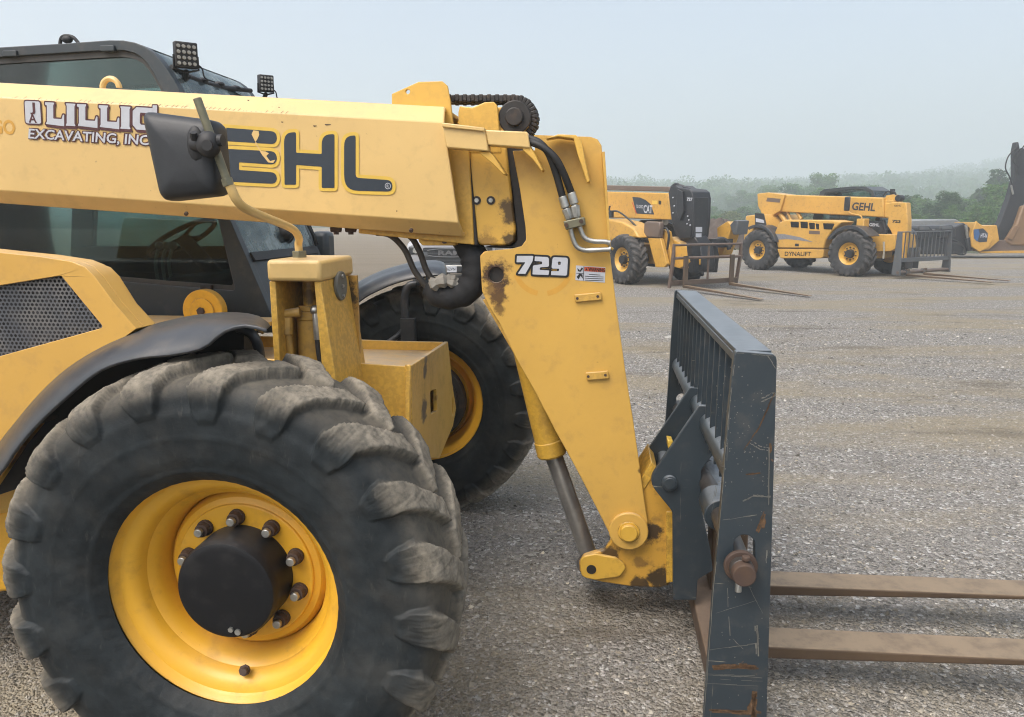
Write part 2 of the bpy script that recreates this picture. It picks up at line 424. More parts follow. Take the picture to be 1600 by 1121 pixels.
# ---- wheels -----------------------------------------------------
def smooth01(x, a, b):
    t = np.clip((x - a) / (b - a), 0, 1); return t * t * (3 - 2 * t)
def tyre_data(RO=.655, RR=.335, W=.36, nlug=20, NT_=1300, lugh=.033, seed=1, sweep=1.25, fine=True):
    """carcass profile with lugs that run from the shoulder back to the crown"""
    hw = W / 2
    Rc = RO - lugh
    ctrl = [(RR, -hw * .74), (RR + .02, -hw * .86), (RR + .07, -hw * .98), (RR + .14, -hw * 1.03), (RR + .20, -hw * 1.03), (Rc - .085, -hw * 1.0), (Rc - .045, -hw * .96),
            (Rc - .018, -hw * .87), (Rc - .006, -hw * .70), (Rc, -hw * .35), (Rc + .002, 0)]
    ctrl = ctrl + [(r, -y) for r, y in reversed(ctrl[:-1])]
    P = np.array(ctrl)
    seg = np.r_[0, np.cumsum(np.hypot(*np.diff(P, axis=0).T))]
    NS = 118 if fine else 50
    # finer sampling over tread
    s = np.linspace(0, seg[-1], NS)
    def sm(k):
        v = np.interp(s, seg, P[:, k])
        for _ in range(2): v[1:-1] = .25 * v[:-2] + .5 * v[1:-1] + .25 * v[2:]
        return v
    r0, y0 = sm(0), sm(1)
    t = s - seg[-1] / 2                       # arc length from crown
    dr, dy = np.gradient(r0), np.gradient(y0)
    ln = np.hypot(dr, dy); nr, ny = dy / ln, -dr / ln
    th = np.arange(NT_) * 2 * np.pi / NT_
    TH, T = np.meshgrid(th, t, indexing='ij')
    rng = np.random.RandomState(seed)
    H = np.zeros_like(TH)
    # arc length of shoulder from crown
    ish = np.argmin(np.abs(y0 + hw * .92) + (r0 < RO - .12) * 9)
    Ts = abs(t[ish]); Te = Ts + .085
    pitch = 2 * np.pi / nlug
    for side in (-1, 1):
        A = np.abs(T)
        inside = (T * side > -.022)
        tc = np.where(T * side > 0, A, 0)
        off = -sweep * np.clip(Ts - tc, 0, 1) * (1.0)   # radians of sweep toward the crown
        off = off - .10 * smooth01(tc, Ts * .95, Ts + .03) * 0
        ph = TH + (0 if side < 0 else pitch / 2) - off
        k = np.round(ph / pitch); d = ph - k * pitch
        ki = (k.astype(int) % nlug)
        jw = rng.uniform(.88, 1.1, nlug)[ki]; je = rng.uniform(-.014, .012, nlug)[ki]; jh = rng.uniform(.82, 1.05, nlug)[ki]
        half = (.046 + .014 * smooth01(A, Ts * .4, Ts)) * jw / .66
        half = np.where(A > Ts, half * np.sqrt(np.clip(1 - ((A - Ts) / (Te - Ts + je)) ** 2 * .8, .05, 1)), half)
        jag = .0018 * np.sin(T * 95 + ki * 1.7) + .0016 * np.sin(T * 210 + ki * 3.1 + np.sign(d) * 2)
        m = 1 - smooth01(np.abs(d) + jag, half - .007, half + .006)
        m = m * np.where(inside, 1 - smooth01(-T * side, .004, .022), 0)
        m = m * (1 - smooth01(A, Te + je - .013, Te + je))
        hgt = lugh * jh * (1 - .74 * smooth01(A, Ts * .80, Te))
        H = np.maximum(H, m * hgt)
    # wear: low rolling noise
    nz = sum(np.sin(TH * f + p) * np.sin(T * g + q) for f, g, p, q in ((23, 31, .3, 1), (41, 57, 2, .4), (67, 83, 4, 2.2))) / 3
    wear = .0022 * nz * (H > .004) + .0012 * nz
    fn = rng.normal(0, 1, (NT_, len(t))); fn = (fn + np.roll(fn, 1, 0) + np.roll(fn, -1, 0) + np.roll(fn, 1, 1) + np.roll(fn, -1, 1)) / 5
    wear = wear + .0012 * fn * smooth01(np.abs(H), .006, .02)
    # rings on the sidewall
    ring = .004 * np.exp(-((r0 - (RR + .035)) / .006) ** 2) + .003 * np.exp(-((r0 - (RR + .13)) / .004) ** 2)
    tyre_data.lug = np.clip(H / lugh, 0, 1).astype(np.float32).ravel()
    D = H + wear + ring[None, :]
    RRR = r0[None, :] + nr[None, :] * D; YY = y0[None, :] + ny[None, :] * D
    v = np.stack([RRR * np.cos(TH), YY, RRR * np.sin(TH)], -1).reshape(-1, 3)
    n = len(t)
    i, j = np.meshgrid(np.arange(NT_), np.arange(n - 1), indexing='ij')
    a = i * n + j; b = ((i + 1) % NT_) * n + j
    f = np.stack([a, b, b + 1, a + 1], -1).reshape(-1, 4)
    return v, f
def np_mesh(name, v, f, smooth=True):
    me = bpy.data.meshes.new(name)
    k = f.shape[1]
    me.vertices.add(len(v)); me.vertices.foreach_set('co', np.ascontiguousarray(v, dtype=np.float32).ravel())
    me.loops.add(f.size); me.loops.foreach_set('vertex_index', np.ascontiguousarray(f, dtype=np.int32).ravel())
    me.polygons.add(len(f)); me.polygons.foreach_set('loop_start', np.arange(0, f.size, k, dtype=np.int32))
    me.update(calc_edges=True); me.validate()
    if smooth: me.shade_smooth()
    else: me.shade_flat()
    return me
def obj_from(me, name, mat, parent=None):
    o = bpy.data.objects.new(name, me); me.materials.append(mat); COL.objects.link(o); o.parent = parent; return o

def make_wheel(parent, loc, rz=0, spin=0, fine=True, tyre_mesh=None, mats=(None, None, None), name='wheel'):
    w = empty(name, loc, rz, parent)
    t = obj_from(tyre_mesh, 'tyre', mats[0], w) if not tyre_mesh.materials else None
    if t is None:
        t = bpy.data.objects.new('tyre', tyre_mesh); COL.objects.link(t); t.parent = w
    t.rotation_euler = (0, spin, 0)
    return w
tv, tf = tyre_data()
tyre_me = np_mesh('tyre', tv, tf)
tyre_me.attributes.new('lug', 'FLOAT', 'POINT').data.foreach_set('value', tyre_data.lug)
FL = -.112          # flange plane, from the wheel's middle
rim_prof = [(.318, FL + .02), (.330, FL + .004), (.336, FL - .002), (.337, FL + .006), (.332, FL + .012)]
rim_in = [(.350, FL + .008), (.3495, FL - .003), (.344, FL - .006), (.337, FL), (.333, FL + .010), (.326, FL + .017), (.308, FL + .022), (.295, FL + .032), (.283, FL + .048), (.277, FL + .070), (.262, FL + .085), (.252, FL + .105), (.2465, FL + .150), (.2455, FL + .165),
          (.2445, FL + .166), (.2435, FL + .152), (.238, FL + .140), (.228, FL + .130), (.217, FL + .127), (.211, FL + .124), (.209, FL + .119), (.206, FL + .117), (.13, FL + .117), (.0, FL + .117)]
def lug_nut(parent, a, rr, y):
    c = Vector((rr * math.cos(a), y, rr * math.sin(a)))
    d = Vector((0, -1, 0))
    mb = MB().cyl(c, c + d * .012, .024, n=16).cyl(c + d * .010, c + d * .031, .0215, .0195, n=18)
    o = mb.build('lug_nut', rustbrown, parent, .0015)
    return o
def near_wheel(loc, rz, spin, nuts=True):
    w = empty('wheel', loc, rz, tele)
    t = bpy.data.objects.new('tyre', tyre_me)
    if not tyre_me.materials: tyre_me.materials.append(tyre_m)
    COL.objects.link(t); t.parent = w; t.rotation_euler = (0, spin, 0)
    MB().lathe(rim_in, 160).lathe([(.337, FL + .008), (.325, .05), (.325, .13), (.333, .14)], 96).build('rim', yellow_rim, w, sharp=28, recalc=False)
    rk = random.Random(4); mb = MB()
    for k in range(34):
        a = R(rk.choice((rk.gauss(40, 28), rk.gauss(78, 18), rk.uniform(0, 360)))); da = rk.uniform(.002, .007); r1 = rk.uniform(.346, .349); r0 = r1 - rk.uniform(.004, .010); sk = rk.uniform(-.012, .012)
        mb.add([(r * math.cos(b), FL - .0078 + (.349 - r) * .15, r * math.sin(b)) for r, b in ((r0, a), (r0, a + da), (r1, a + da + sk), (r1, a + sk))], [(0, 1, 2, 3)])
    mb.build('rim_nicks', rustbrown, w, recalc=False)
    # hub
    hp = [(.148, FL + .118), (.1475, FL + .105), (.146, FL + .030), (.1455, FL + .012), (.140, FL + .002), (.134, FL - .001), (.120, FL - .003), (.0, FL - .004)]
    MB().lathe(hp, 96).build('hub_cap', hubm, w, sharp=30, recalc=False)
    mb = MB().cyl((.032, FL - .0035, -.118), (.032, FL - .008, -.118), .009, n=12).cyl((.012, FL - .0035, -.112), (.012, FL - .009, -.112), .008, n=6)
    mb.build('hub_plug', steel, w)
    if nuts:
        for k in range(10):
            a = R(93 + 36 * k)
            n = lug_nut(w, a, .174, FL + .117)
            c = Vector((.174 * math.cos(a), FL + .082, .174 * math.sin(a)))
            s_ = MB().cyl(c, c + Vector((0, -.013, 0)), .0135, .0125, n=14).build('wheel_stud', steel, w, .002)
        c = Vector((.02, FL + .045, -.268))
        MB().cyl(c, c + Vector((.008, -.03, .012)), .011, .009, n=10).cyl(c + Vector((.0, -.004, 0)), c + Vector((0, -.012, .004)), .016, n=8).build('valve', rustbrown, w)
    return w
hubm = paint('black_hub_paint', (.009, .0095, .011), rough=.42, spec=.22, dirt=.3, dirtcol=(.035, .034, .033), chips=.1, chipcol=(.1, .08, .05), dust=.5, dustcol=(.06, .06, .062), scratch=.25, scratchcol=(.10, .10, .10))
near_wheel((.008, -1.2 - FL, .625), 0, .05)
near_wheel((.055, 1.2 + FL - .02, .63), R(180), .35, nuts=False)
# inner face of the far wheel, seen under the boom
fw = [o for o in tele.children if o.name.startswith('wheel')][1]
MB().lathe([(.337, -.008), (.331, -.006), (.318, .012), (.298, .024), (.283, .05), (.272, .09), (.262, .10), (.258, .15), (.20, .18), (.13, .19), (.12, .22), (0, .22)], 96, c=(0, .112, 0), sgn=-1).build('inner_rim', yellow_rim, fw, recalc=False)
MB().cyl((0, .13, 0), (0, .02, 0), .19, n=32).cyl((0, .11, 0), (0, .05, 0), .23, n=32).build('brake_drum', blackgrime, fw, .006)

# ---- axle and chassis -------------------------------------------
MB().cyl((0, -.9, .63), (0, .9, .63), .10, n=20).box(-.16, .16, -.25, .25, .46, .80).build('front_axle', blackgrime, tele, .01)
MB().box(-3.6, .15, -.30, .42, .62, 1.02).build('chassis_rail', yellow, tele, .01)
deck_x1, deck_z = un(638, 572, -.34)
def unx(px, py, lx):
    """(y, z) on the machine's own crosswise plane x = lx"""
    r = ray(px, py); c = Vector((0, 0, CAM_H))
    w = c + r * ((MO + MU * lx - c).dot(MU) / r.dot(MU))
    return ((w - MO).dot(MV), w.z)
nose = [unx(x, y, deck_x1) for x, y in ((637, 573), (697, 534), (700, 560), (704, 600), (710, 638), (705, 666), (684, 716), (660, 716), (636, 670))]
ynf, znf = nose[1]
dx0 = un(330, 545, -.34)[0]
chs = paint('deck_paint', YEL, dirt=.35, dust=.85, dustcol=(.46, .36, .24), chips=.5,
            stains=[(deck_x1 - .14, .25, deck_z, .10, (.05, .03, .02), .7), (deck_x1 - .35, .1, deck_z, .08, (.10, .06, .03), .5), (-.15, -.2, deck_z, .12, (.25, .12, .05), .4)])
MB().box(dx0 - 1.2, deck_x1 - .012, -.335, ynf - .02, min(deck_z, znf) - .07, min(deck_z, znf) - .04).build('deck_plate', chs, tele, .003)
# front box: near side plate, far side plate, nose plate
lb = Q(-.34, [(545, 566), (638, 572), (640, 655), (600, 700), (545, 700)])
MB().prism([(dx0 - .2, lb[0][1] + .012), lb[0], lb[1], (deck_x1, lb[2][1] - .12), (dx0 - .2, lb[2][1] - .12)], -.35, -.335).build('side_plate', yellow, tele, .003)
MB().prism([(dx0 - .2, znf + .012), (lb[0][0], znf), (deck_x1 - .012, znf), (deck_x1, lb[2][1] - .25), (dx0 - .2, lb[2][1] - .25)], ynf - .02, ynf - .005).build('side_plate', yellow, tele, .003)
# nose plate lies across the machine: outline in (y, z)
zt, zb = deck_z + .012, deck_z - .40

slot = round_poly([(*unx(x, y, deck_x1), .01) for x, y in ((669, 612), (679, 608), (680, 642), (670, 647))])
_h = unx(705, 635, deck_x1); hole2 = [(_h[0] + .022 * math.cos(k * .524), _h[1] + .05 * math.sin(k * .524)) for k in range(12)]
nm = paint('nose_plate_paint', YEL, chips=.7, dirt=.2, stains=[(deck_x1, *unx(659, 640, deck_x1), .06, (.05, .03, .02), .9), (deck_x1, *unx(661, 580, deck_x1), .035, (.05, .03, .02), .9), (deck_x1, *unx(662, 562, deck_x1), .03, (.05, .03, .02), .8), (deck_x1, *unx(676, 625, deck_x1), .05, (.06, .035, .02), .7)], edge=.5)
mb = MB().prism(nose, -.009, .009, [slot, hole2])
mb.v = [(y + deck_x1, x, z) for x, y, z in mb.v]
mb.build('nose_plate', nm, tele, .003)
MB().box(deck_x1 - .012, deck_x1 + .012, -.353, -.339, zt - .34, zt - .004).build('corner_weld', yellow, tele, .008)

# ---- tower that carries the mirror, with the levelling cylinder --
x0, z1 = un(421, 437, -.62); x1, _ = un(488, 440, -.62)
xa, ztop = un(417, 406, -.62); xb, _ = un(496, 400, -.62)
zlip = un(440, 440, -.62)[1]
twm = paint('tower_paint', YEL, chips=.4, dirt=.16, edge=.4)
MB().box(xa, xb + .012, -.63, -.30, zlip, ztop).build('tower_cap', yellow_boom, tele, .014, seg=3)
MB().box(x0 - .004, x0 + .018, -.615, -.32, .80, zlip).build('tower_post', twm, tele, .003)
xr1 = un(540, 590, -.32)[0]
MB().prism([(x1 + .004, zlip), (x1 + .026, zlip), (x1 + .10, .80), (x1 + .03, .80)], -.615, -.30).build('tower_post', twm, tele, .003)
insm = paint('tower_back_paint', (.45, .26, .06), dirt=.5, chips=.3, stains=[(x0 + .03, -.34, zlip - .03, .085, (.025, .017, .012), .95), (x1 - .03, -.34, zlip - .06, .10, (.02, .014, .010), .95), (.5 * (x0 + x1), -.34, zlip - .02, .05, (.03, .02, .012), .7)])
MB().box(x0 + .018, x1 + .06, -.345, -.33, .80, zlip).build('tower_back_plate', insm, tele)
cx = .5 * (x0 + x1) + .004
cylm = paint('cylinder_paint', (.58, .35, .08), dirt=.4, chips=.3, stains=[(cx, -.52, zlip - .05, .05, (.04, .025, .015), .8)])
zc = un(470, 487, -.5)[1]
MB().cyl((cx, -.47, .80), (cx, -.47, zc), .052, n=28).cyl((cx, -.47, zc - .03), (cx, -.47, zc - .015), .056, n=28).cyl((cx, -.47, zc), (cx, -.47, zc + .02), .044, n=28).cyl((cx, -.47, zc), (cx, -.47, zlip), .026, n=20).build('levelling_cylinder', cylm, tele, .003)
mb = MB().tube([(cx - .055, -.55, zc - .02), (cx - .055, -.555, zc - .06), (cx - .05, -.55, zc - .16), (cx - .045, -.55, .84)], .012)
mb.cyl((cx - .075, -.55, zc - .005), (cx - .01, -.54, zc + .004), .017, n=12).cyl((cx - .055, -.55, zc - .015), (cx - .055, -.555, zc - .075), .019, n=8)
mb.build('hydraulic_line', cylm, tele, .002)
mb = MB().cyl((cx + .052, -.555, zc + .01), (cx + .056, -.56, zc - .09), .0145, n=8).ball((cx + .05, -.555, zc + .012), .018)
mb.build('hose_fitting', steel, tele, .002)
MB().tube([(cx + .056, -.56, zc - .08), (cx + .062, -.56, zc - .16), (cx + .085, -.56, zc - .24), (cx + .10, -.55, .86)], .0115).build('hydraulic_hose', black, tele)
# round grey cover on the tower's forward face
cz = un(518, 447, -.46)[1]
c = Vector((x1 + .026 + (zlip - cz) * .14, -.455, cz))
gm = paint('grey_cover_paint', (.13, .135, .12), dirt=.3, chips=.3, dust=.2, rough=.5)
cv = MB().cyl(c, c + Vector((.014, 0, 0)), .052, n=36).build('round_cover', gm, tele, .003)
for a in (-.035, 0, .035): MB().cyl(c + Vector((.014, 0, a)), c + Vector((.019, 0, a)), .0065, n=8).build('cover_bolt', steel, cv)

# ---- mirror ------------------------------------------------------
zc0 = ztop
base = un3(468, 398, -.47); base.z = ztop - .005
P = [base, base + Vector((0, -.005, .05)), un3(467, 372, -.50), un3(455, 357, -.56), un3(410, 338, -.78), un3(384, 326, -.92), un3(370, 313, -.97), un3(358, 288, -.985)]
MB().tube(P, .0135, n=14, sub=6).build('mirror_arm', yellow_boom, tele)
tb, tt = un3(358, 291, -.985), un3(308, 154, -1.0)
tip = MB().cyl(tb, tt, .0115, n=16).cyl(tb, tb + (tt - tb).normalized() * .022, .0165, n=6).build('mirror_pole', olive, tele, .0015)
MB().cyl(base + Vector((0, 0, .0)), base + Vector((0, 0, .028)), .026, n=6).build('pole_nut', olive, tele, .002)
# housing: rounded dish, its back to the camera
out = round_poly([(*un(231, 175, -.945), .02), (*un(344, 190, -.945), .03), (*un(352, 287, -.945), .06), (*un(349, 306, -.945), .02), (*un(262, 316, -.945), .03)], seg=6)
cxm = sum(p[0] for p in out) / len(out); czm = sum(p[1] for p in out) / len(out)
def shr(k, y): return [(cxm + (p[0] - cxm) * k, y, czm + (p[1] - czm) * k) for p in out]
mm = MB().loft([shr(.96, -.905), shr(1.0, -.925), shr(1.0, -.955), shr(.985, -.972), shr(.93, -.988), shr(.80, -1.000), shr(.5, -1.006), shr(.1, -1.007)])
mir = mm.build('mirror_housing', plain('mirror_plastic', (.020, .023, .027), .5), tele, sharp=50)
MB().loft([shr(.94, -.9045), shr(.94, -.902)]).build('mirror_glass', chrome, mir)
def P3(px, py, ly): return un3(px, py, ly)
c1 = P3(306, 226, -1.0); c2 = P3(326, 226, -1.03)
mb = MB().ball(c1, (.026, .014, .05)).ball(c2, (.034, .028, .036)).cyl(c1, c2, .022, n=14)
mb.cyl(c2 + Vector((.012, -.028, -.006)), c2 + Vector((.014, -.036, -.006)), .014, n=14)
mb.cyl(c2 + Vector((.03, 0, .01)), c2 + Vector((.042, 0, .01)), .016, n=12).cyl(c2 + Vector((-.034, -.01, .012)), c2 + Vector((-.03, -.02, .03)), .01, n=8)
mb.build('mirror_clamp', black, mir, .002)

# ---- boom --------------------------------------------------------
LYB = -.22
pa, pb = un(690, 191, LYB), un(0, 152, LYB)
slope = (pb[1] - pa[1]) / (pb[0] - pa[0])
xe, ze = pa
ze += .062
def zb_top(x): return ze + slope * (x - xe)
sec = [(-.22, -.064), (-.22, -.425), (-.205, -.440), (-.165, -.478), (.165, -.478), (.22, -.425), (.22, -.064), (.16, 0), (-.16, 0)]
def ring(x, k=1.0, lean=0.0, dz=0.0): return [(x + lean * -z, y * k, zb_top(x) + z * k + dz) for y, z in sec]
bm_ = MB().loft([ring(-4.2), ring(xe, lean=.135), ring(xe, .93, .135, -.016), ring(-.6, .93, 0, -.016)], caps=False)
boom = bm_.build('boom', yellow_boom, tele, .004, sharp=25)
# row of weld marks along the upper fold
mb = MB()
for k in range(64):
    x = -1.36 + k * .019 + random.uniform(-.004, .004)
    l = random.choice((.004, .006, .009, .011)); z = zb_top(x) - .062
    mb.add([(x, -.2205, z - .001), (x + .0022, -.2205, z - .001), (x + l, -.2125, z + l * .75), (x + l - .0022, -.2125, z + l * .75)], [(0, 1, 2, 3)])
mb.build('weld_marks', rustbrown, boom)
mb = MB()
for px, py, l in ((492, 197, 5), (512, 195, 9), (441, 191, 3), (388, 157, 3), (436, 168, 2), (560, 240, 2), (620, 330, 2), (245, 247, 2)):
    c = un3(px, py, -.2212)
    mb.add([c + Vector((-l * .0014, 0, .002)), c + Vector((l * .0014, 0, .001)), c + Vector((l * .0014, 0, -.0008)), c + Vector((-l * .0008, 0, -.003))], [(0, 1, 2, 3)])
mb.build('paint_nick', rustbrown, boom)
# bolts low on the boom
mb = MB()
for px, py in ((643, 359), (292, 333)):
    c = un3(px, py, -.20); mb.cyl(c, c + Vector((0, -.010, -.006)), .008, n=10)
mb.build('boom_bolt', rustbrown, boom, .002)
# lettering on the near face: each outline is set a hair proud of the one under it
def px2(pts, ly): return [(*un(p[0], p[1], ly), p[2] * .0026 if len(p) > 2 else 0) for p in pts]
def letter(mbs, pts, ly=-.221, offs=(.0, .0125), holes=()):
    for k, (mb, of) in enumerate(zip(mbs, offs)):
        o = round_poly(px2(pts, ly), of, 6)
        hs = [round_poly(px2(h, ly), -of, 6) for h in holes]
        y = ly - .0026 + .0007 * k
        tr = tessellate_polygon([[Vector((p[0], p[1], 0)) for p in l] for l in [o] + hs])
        al = [p for l in [o] + hs for p in l]
        mb.add([(p[0], y, p[1]) for p in al], [tuple(t) for t in tr])
ge = [MB(), MB()]
E1 = [(352, 200), (426, 206, 9), (432, 206, 10), (432, 225, 10), (424, 225, 9), (352, 221)]
E1 = [(354, 200), (433, 206, 10), (433, 226, 10), (354, 221)]
E2 = [(354, 233), (433, 237, 11), (433, 258, 11), (374, 254, 2), (374, 266, 2), (433, 270, 10), (433, 288, 10), (354, 284, 2)]
H_ = [(444, 207, 16), (463, 207, 3), (463, 239, 2), (503, 241, 2), (503, 210, 16), (523, 210, 3), (523, 294, 2), (503, 294, 2), (503, 261, 2), (463, 258, 2), (463, 289, 2), (445, 289, 2)]
L_ = [(538, 212, 16), (556, 212, 3), (556, 278, 6), (612, 282, 9), (615, 300, 9), (538, 298, 22)]
G_ = [(262, 195, 22), (340, 200, 4), (340, 219, 4), (284, 216, 6), (284, 260, 6), (322, 262, 2), (322, 250, 2), (300, 249, 2), (300, 231, 2), (342, 233, 2), (342, 282, 6), (262, 277, 22)]
for l in (G_, E1, E2, H_, L_): letter(ge, l)
ge[1].build('letter_border', decal_yellow, boom, recalc=False); ge[0].build('brand_lettering', decal_dark, boom, recalc=False)
# torn corner of the decal
mb = MB()
tear = [[(396, 204), (404, 205), (405, 211), (402, 218), (399, 222), (396, 216), (393, 210)], [(415, 237), (420, 240), (416, 244), (422, 252), (430, 250), (427, 255), (419, 254), (410, 243), (398, 224), (400, 222), (408, 236)]]
for tpoly in tear: mb.add([un3(x, y, -.2245) for x, y in tpoly], [tuple(range(len(tpoly)))])
mb.build('torn_patch', yellow_boom, boom)
mb = MB(); c = un3(606, 291, -.2243)
mb.lathe([(.0115, 0), (.0095, 0)], 24, c=(c.x, c.y, c.z)); put_text(mb, 'R', c + Vector((-.0045, 0, -.0055)), (1, 0, 0), (0, 0, 1), .011)
mb.build('registered_mark', decal_white, boom, recalc=False)
# owner's lettering: slab capitals in a maroon outline
lm = [MB(), MB()]
def LP(x0, x1, y0, kind):
    s = (x1 - x0)
    dy = lambda x: (x - 70) * .055
    if kind == 'L':
        w = 13
        p = [(x0, 160), (x0 + w + 2, 160), (x0 + w, 164), (x0 + w, 185), (x1 - 4, 185), (x1 - 2, 178), (x1, 178), (x1, 196), (x0 + 1, 194), (x0 + 3, 190), (x0 + 3, 165), (x0, 164)]
    elif kind == 'I':
        p = [(x0, 160), (x1, 160), (x1 - 2, 164), (x1 - 2, 191), (x1, 195), (x0, 195), (x0 + 2, 191), (x0 + 2, 164)]
    else:
        p = [(x0 + 6, 160), (x1, 160), (x1, 169), (x0 + 12, 168), (x0 + 11, 172), (x0 + 11, 184), (x0 + 13, 187), (x1 - 8, 187), (x1 - 8, 182), (x1 - 13, 182), (x1 - 13, 174), (x1 + 3, 174), (x1 + 3, 195), (x0 + 6, 195), (x0, 188), (x0, 166)]
    return [(x, y + dy(x), 1.2) for x, y in p]
for a, b, k in ((71, 101, 'L'), (103, 119, 'I'), (121, 153, 'L'), (155, 187, 'L'), (188, 205, 'I'), (208, 240, 'G')):
    letter(lm, LP(a, b, 0, k), offs=(0, .0055))
sh = [MB()]
letter(lm, [(39, 158, 4), (63, 159, 4), (65, 194, 4), (41, 193, 4)], offs=(0, .005))
letter(lm, [(0, 0), (0, 0), (0, 0)] and [(239, 165, 1), (246, 165, 1), (246, 196, 1), (239, 196, 1)], offs=(0, .0045))
# drop edge under the capitals
for a, b, k in ((71, 101, 'L'), (103, 119, 'I'), (121, 153, 'L'), (155, 187, 'L'), (188, 205, 'I'), (208, 240, 'G')):
    p = [(x + 1.5, y + 3, r) for x, y, r in LP(a, b, 0, k)]
    letter([lm[1]], p, ly=-.2206, offs=(.004,))
lm[1].build('letter_outline', decal_maroon, boom, recalc=False); lm[0].build('owner_lettering', decal_white, boom, recalc=False)
mb = MB()
ux = (Vector(un3(240, 203, -.22)) - Vector(un3(40, 192, -.22))).normalized(); uz = Vector((-ux.z, 0, ux.x))
put_text(mb, 'J', un3(47, 174, -.2245), ux, uz, .033, .022, .02); put_text(mb, 'A', un3(45, 191.5, -.2245), ux, uz, .033, .034, .02)
mb.build('monogram', decal_maroon, boom, recalc=False)
mo, mi = MB(), MB()
for mb, off, y in ((mo, .085, -.2235), (mi, .018, -.2245)):
    put_text(mb, 'EXCAVATING, INC.', un3(44, 216, y), ux, uz, .036, .52, off, .12, 1.0)
mo.build('letter_outline', decal_maroon, boom, recalc=False); mi.build('owner_lettering', decal_white, boom, recalc=False)
mb = MB(); put_text(mb, 'GO', un3(-12, 208, -.2212), ux, uz, .052, .10, .03); mb.build('ghost_lettering', decal_ghost, boom, recalc=False)
# lifting eye on the boom top
c = un3(173, 133, -.05)
mb = MB(); mb.loft([[(c.x + (.036 + .012 * math.cos(q)) * math.cos(a), c.y + .012 * math.sin(q), c.z - .012 + (.036 + .012 * math.cos(q)) * math.sin(a)) for q in [k * .785 for k in range(8)]] for a in [math.pi * j / 16 for j in range(17)]])
mb.build('lifting_eye', yellow_boom, boom)

# head plates, chain wheel, trays at the boom end
hole = [(637 + 3.6 * math.cos(k * .63), 143.5 + 3.6 * math.sin(k * .63)) for k in range(10)]
px_prism('end_plate', yellow, [(612, 205), (612, 147), (654, 128), (691, 127), (699, 134), (704, 160), (713, 235), (690, 235)], -.13, -.115, holes=[hole])
px_prism('end_plate', yellow, [(640, 175), (640, 147), (660, 133), (691, 132), (699, 138), (704, 160), (713, 235), (690, 235)], .10, .115)
px_prism('inner_plate', yellow, [(716, 240), (716, 176), (718, 166), (738, 168), (757, 160), (771, 159), (777, 165), (784, 240)], -.12, -.107)
px_prism('inner_plate', yellow, [(716, 240), (716, 176), (738, 170), (757, 162), (771, 161), (777, 167), (784, 240)], .09, .103)
MB().box(un(716, 240, -.1)[0], un(781, 240, -.1)[0], -.107, .09, zb_top(xe) - .06, zb_top(xe) - .045).build('cross_web', yellow, tele, .003)
# roller chain round its wheel
cc = un3(808, 188, -.02); rad = .070
px_prism('chain_guard', yellow, [(775, 168), (800, 167), (818, 172), (827, 184), (826, 198), (816, 210), (775, 212)], -.10, -.088, bevel=.003)
MB().cyl(cc + Vector((0, -.085, .0)), cc + Vector((0, .06, 0)), .062, n=32).cyl(cc + Vector((0, -.105, 0)), cc + Vector((0, -.09, 0)), .034, n=28).build('chain_wheel', blackgrime, tele, .004)
path = []
xs, zs = un(703, 158, -.02)
n_st = 17
top = cc + Vector((0, 0, rad))
for k in range(n_st): path.append(Vector((xs + (top.x - xs) * k / n_st, -.02, zs + (top.z - zs) * k / n_st)))
for k in range(16): a = R(90 - k * 11.5); path.append(cc + Vector((rad * math.cos(a), 0, rad * math.sin(a))))
ch = MB()
for k in range(len(path) - 1):
    d = (path[k + 1] - path[k]); L = d.length; d.normalize(); nn = Vector((-d.z, 0, d.x))
    m_ = (path[k] + path[k + 1]) / 2
    for j, yy in enumerate((-.055, -.035, -.015, .005, .025)):
        oo = 0 if (j + k) % 2 else .003
        ch.obox(m_ + Vector((0, yy, 0)) + nn * oo, d * L * .56, Vector((0, .0085, 0)), nn * .0135)
ch.build('leaf_chain', blackgrime, tele, .004)
# hose trays outside the boom
def tray(name, pts, y0, y1):
    return px_prism(name, yellow_boom, pts, y0, y1, bevel=.005)
tray('hose_tray', [(690, 194), (757, 203), (764, 237), (697, 231)], -.275, -.20)
MB().prism(Q(-.28, [(691, 192), (757, 200), (757, 206), (691, 199)]), -.285, -.20).build('hose_tray_lid', yellow_boom, tele, .003)
tray('hose_tray', [(757, 203), (824, 206), (829, 232), (762, 227)], -.268, -.20)
def hook(pts, y0, y1): return px_prism('hose_bracket', yellow, pts, y0, y1, bevel=.003)
hook([(750, 238), (764, 237), (772, 245), (790, 272), (787, 274), (768, 255), (752, 242)], -.262, -.19)
hook([(815, 231), (829, 231), (836, 241), (849, 266), (846, 268), (833, 250), (817, 235)], -.262, -.19)
hook([(852, 217), (872, 210), (900, 211), (908, 220), (922, 284), (917, 286), (902, 240), (896, 217), (872, 214)], -.255, -.18)

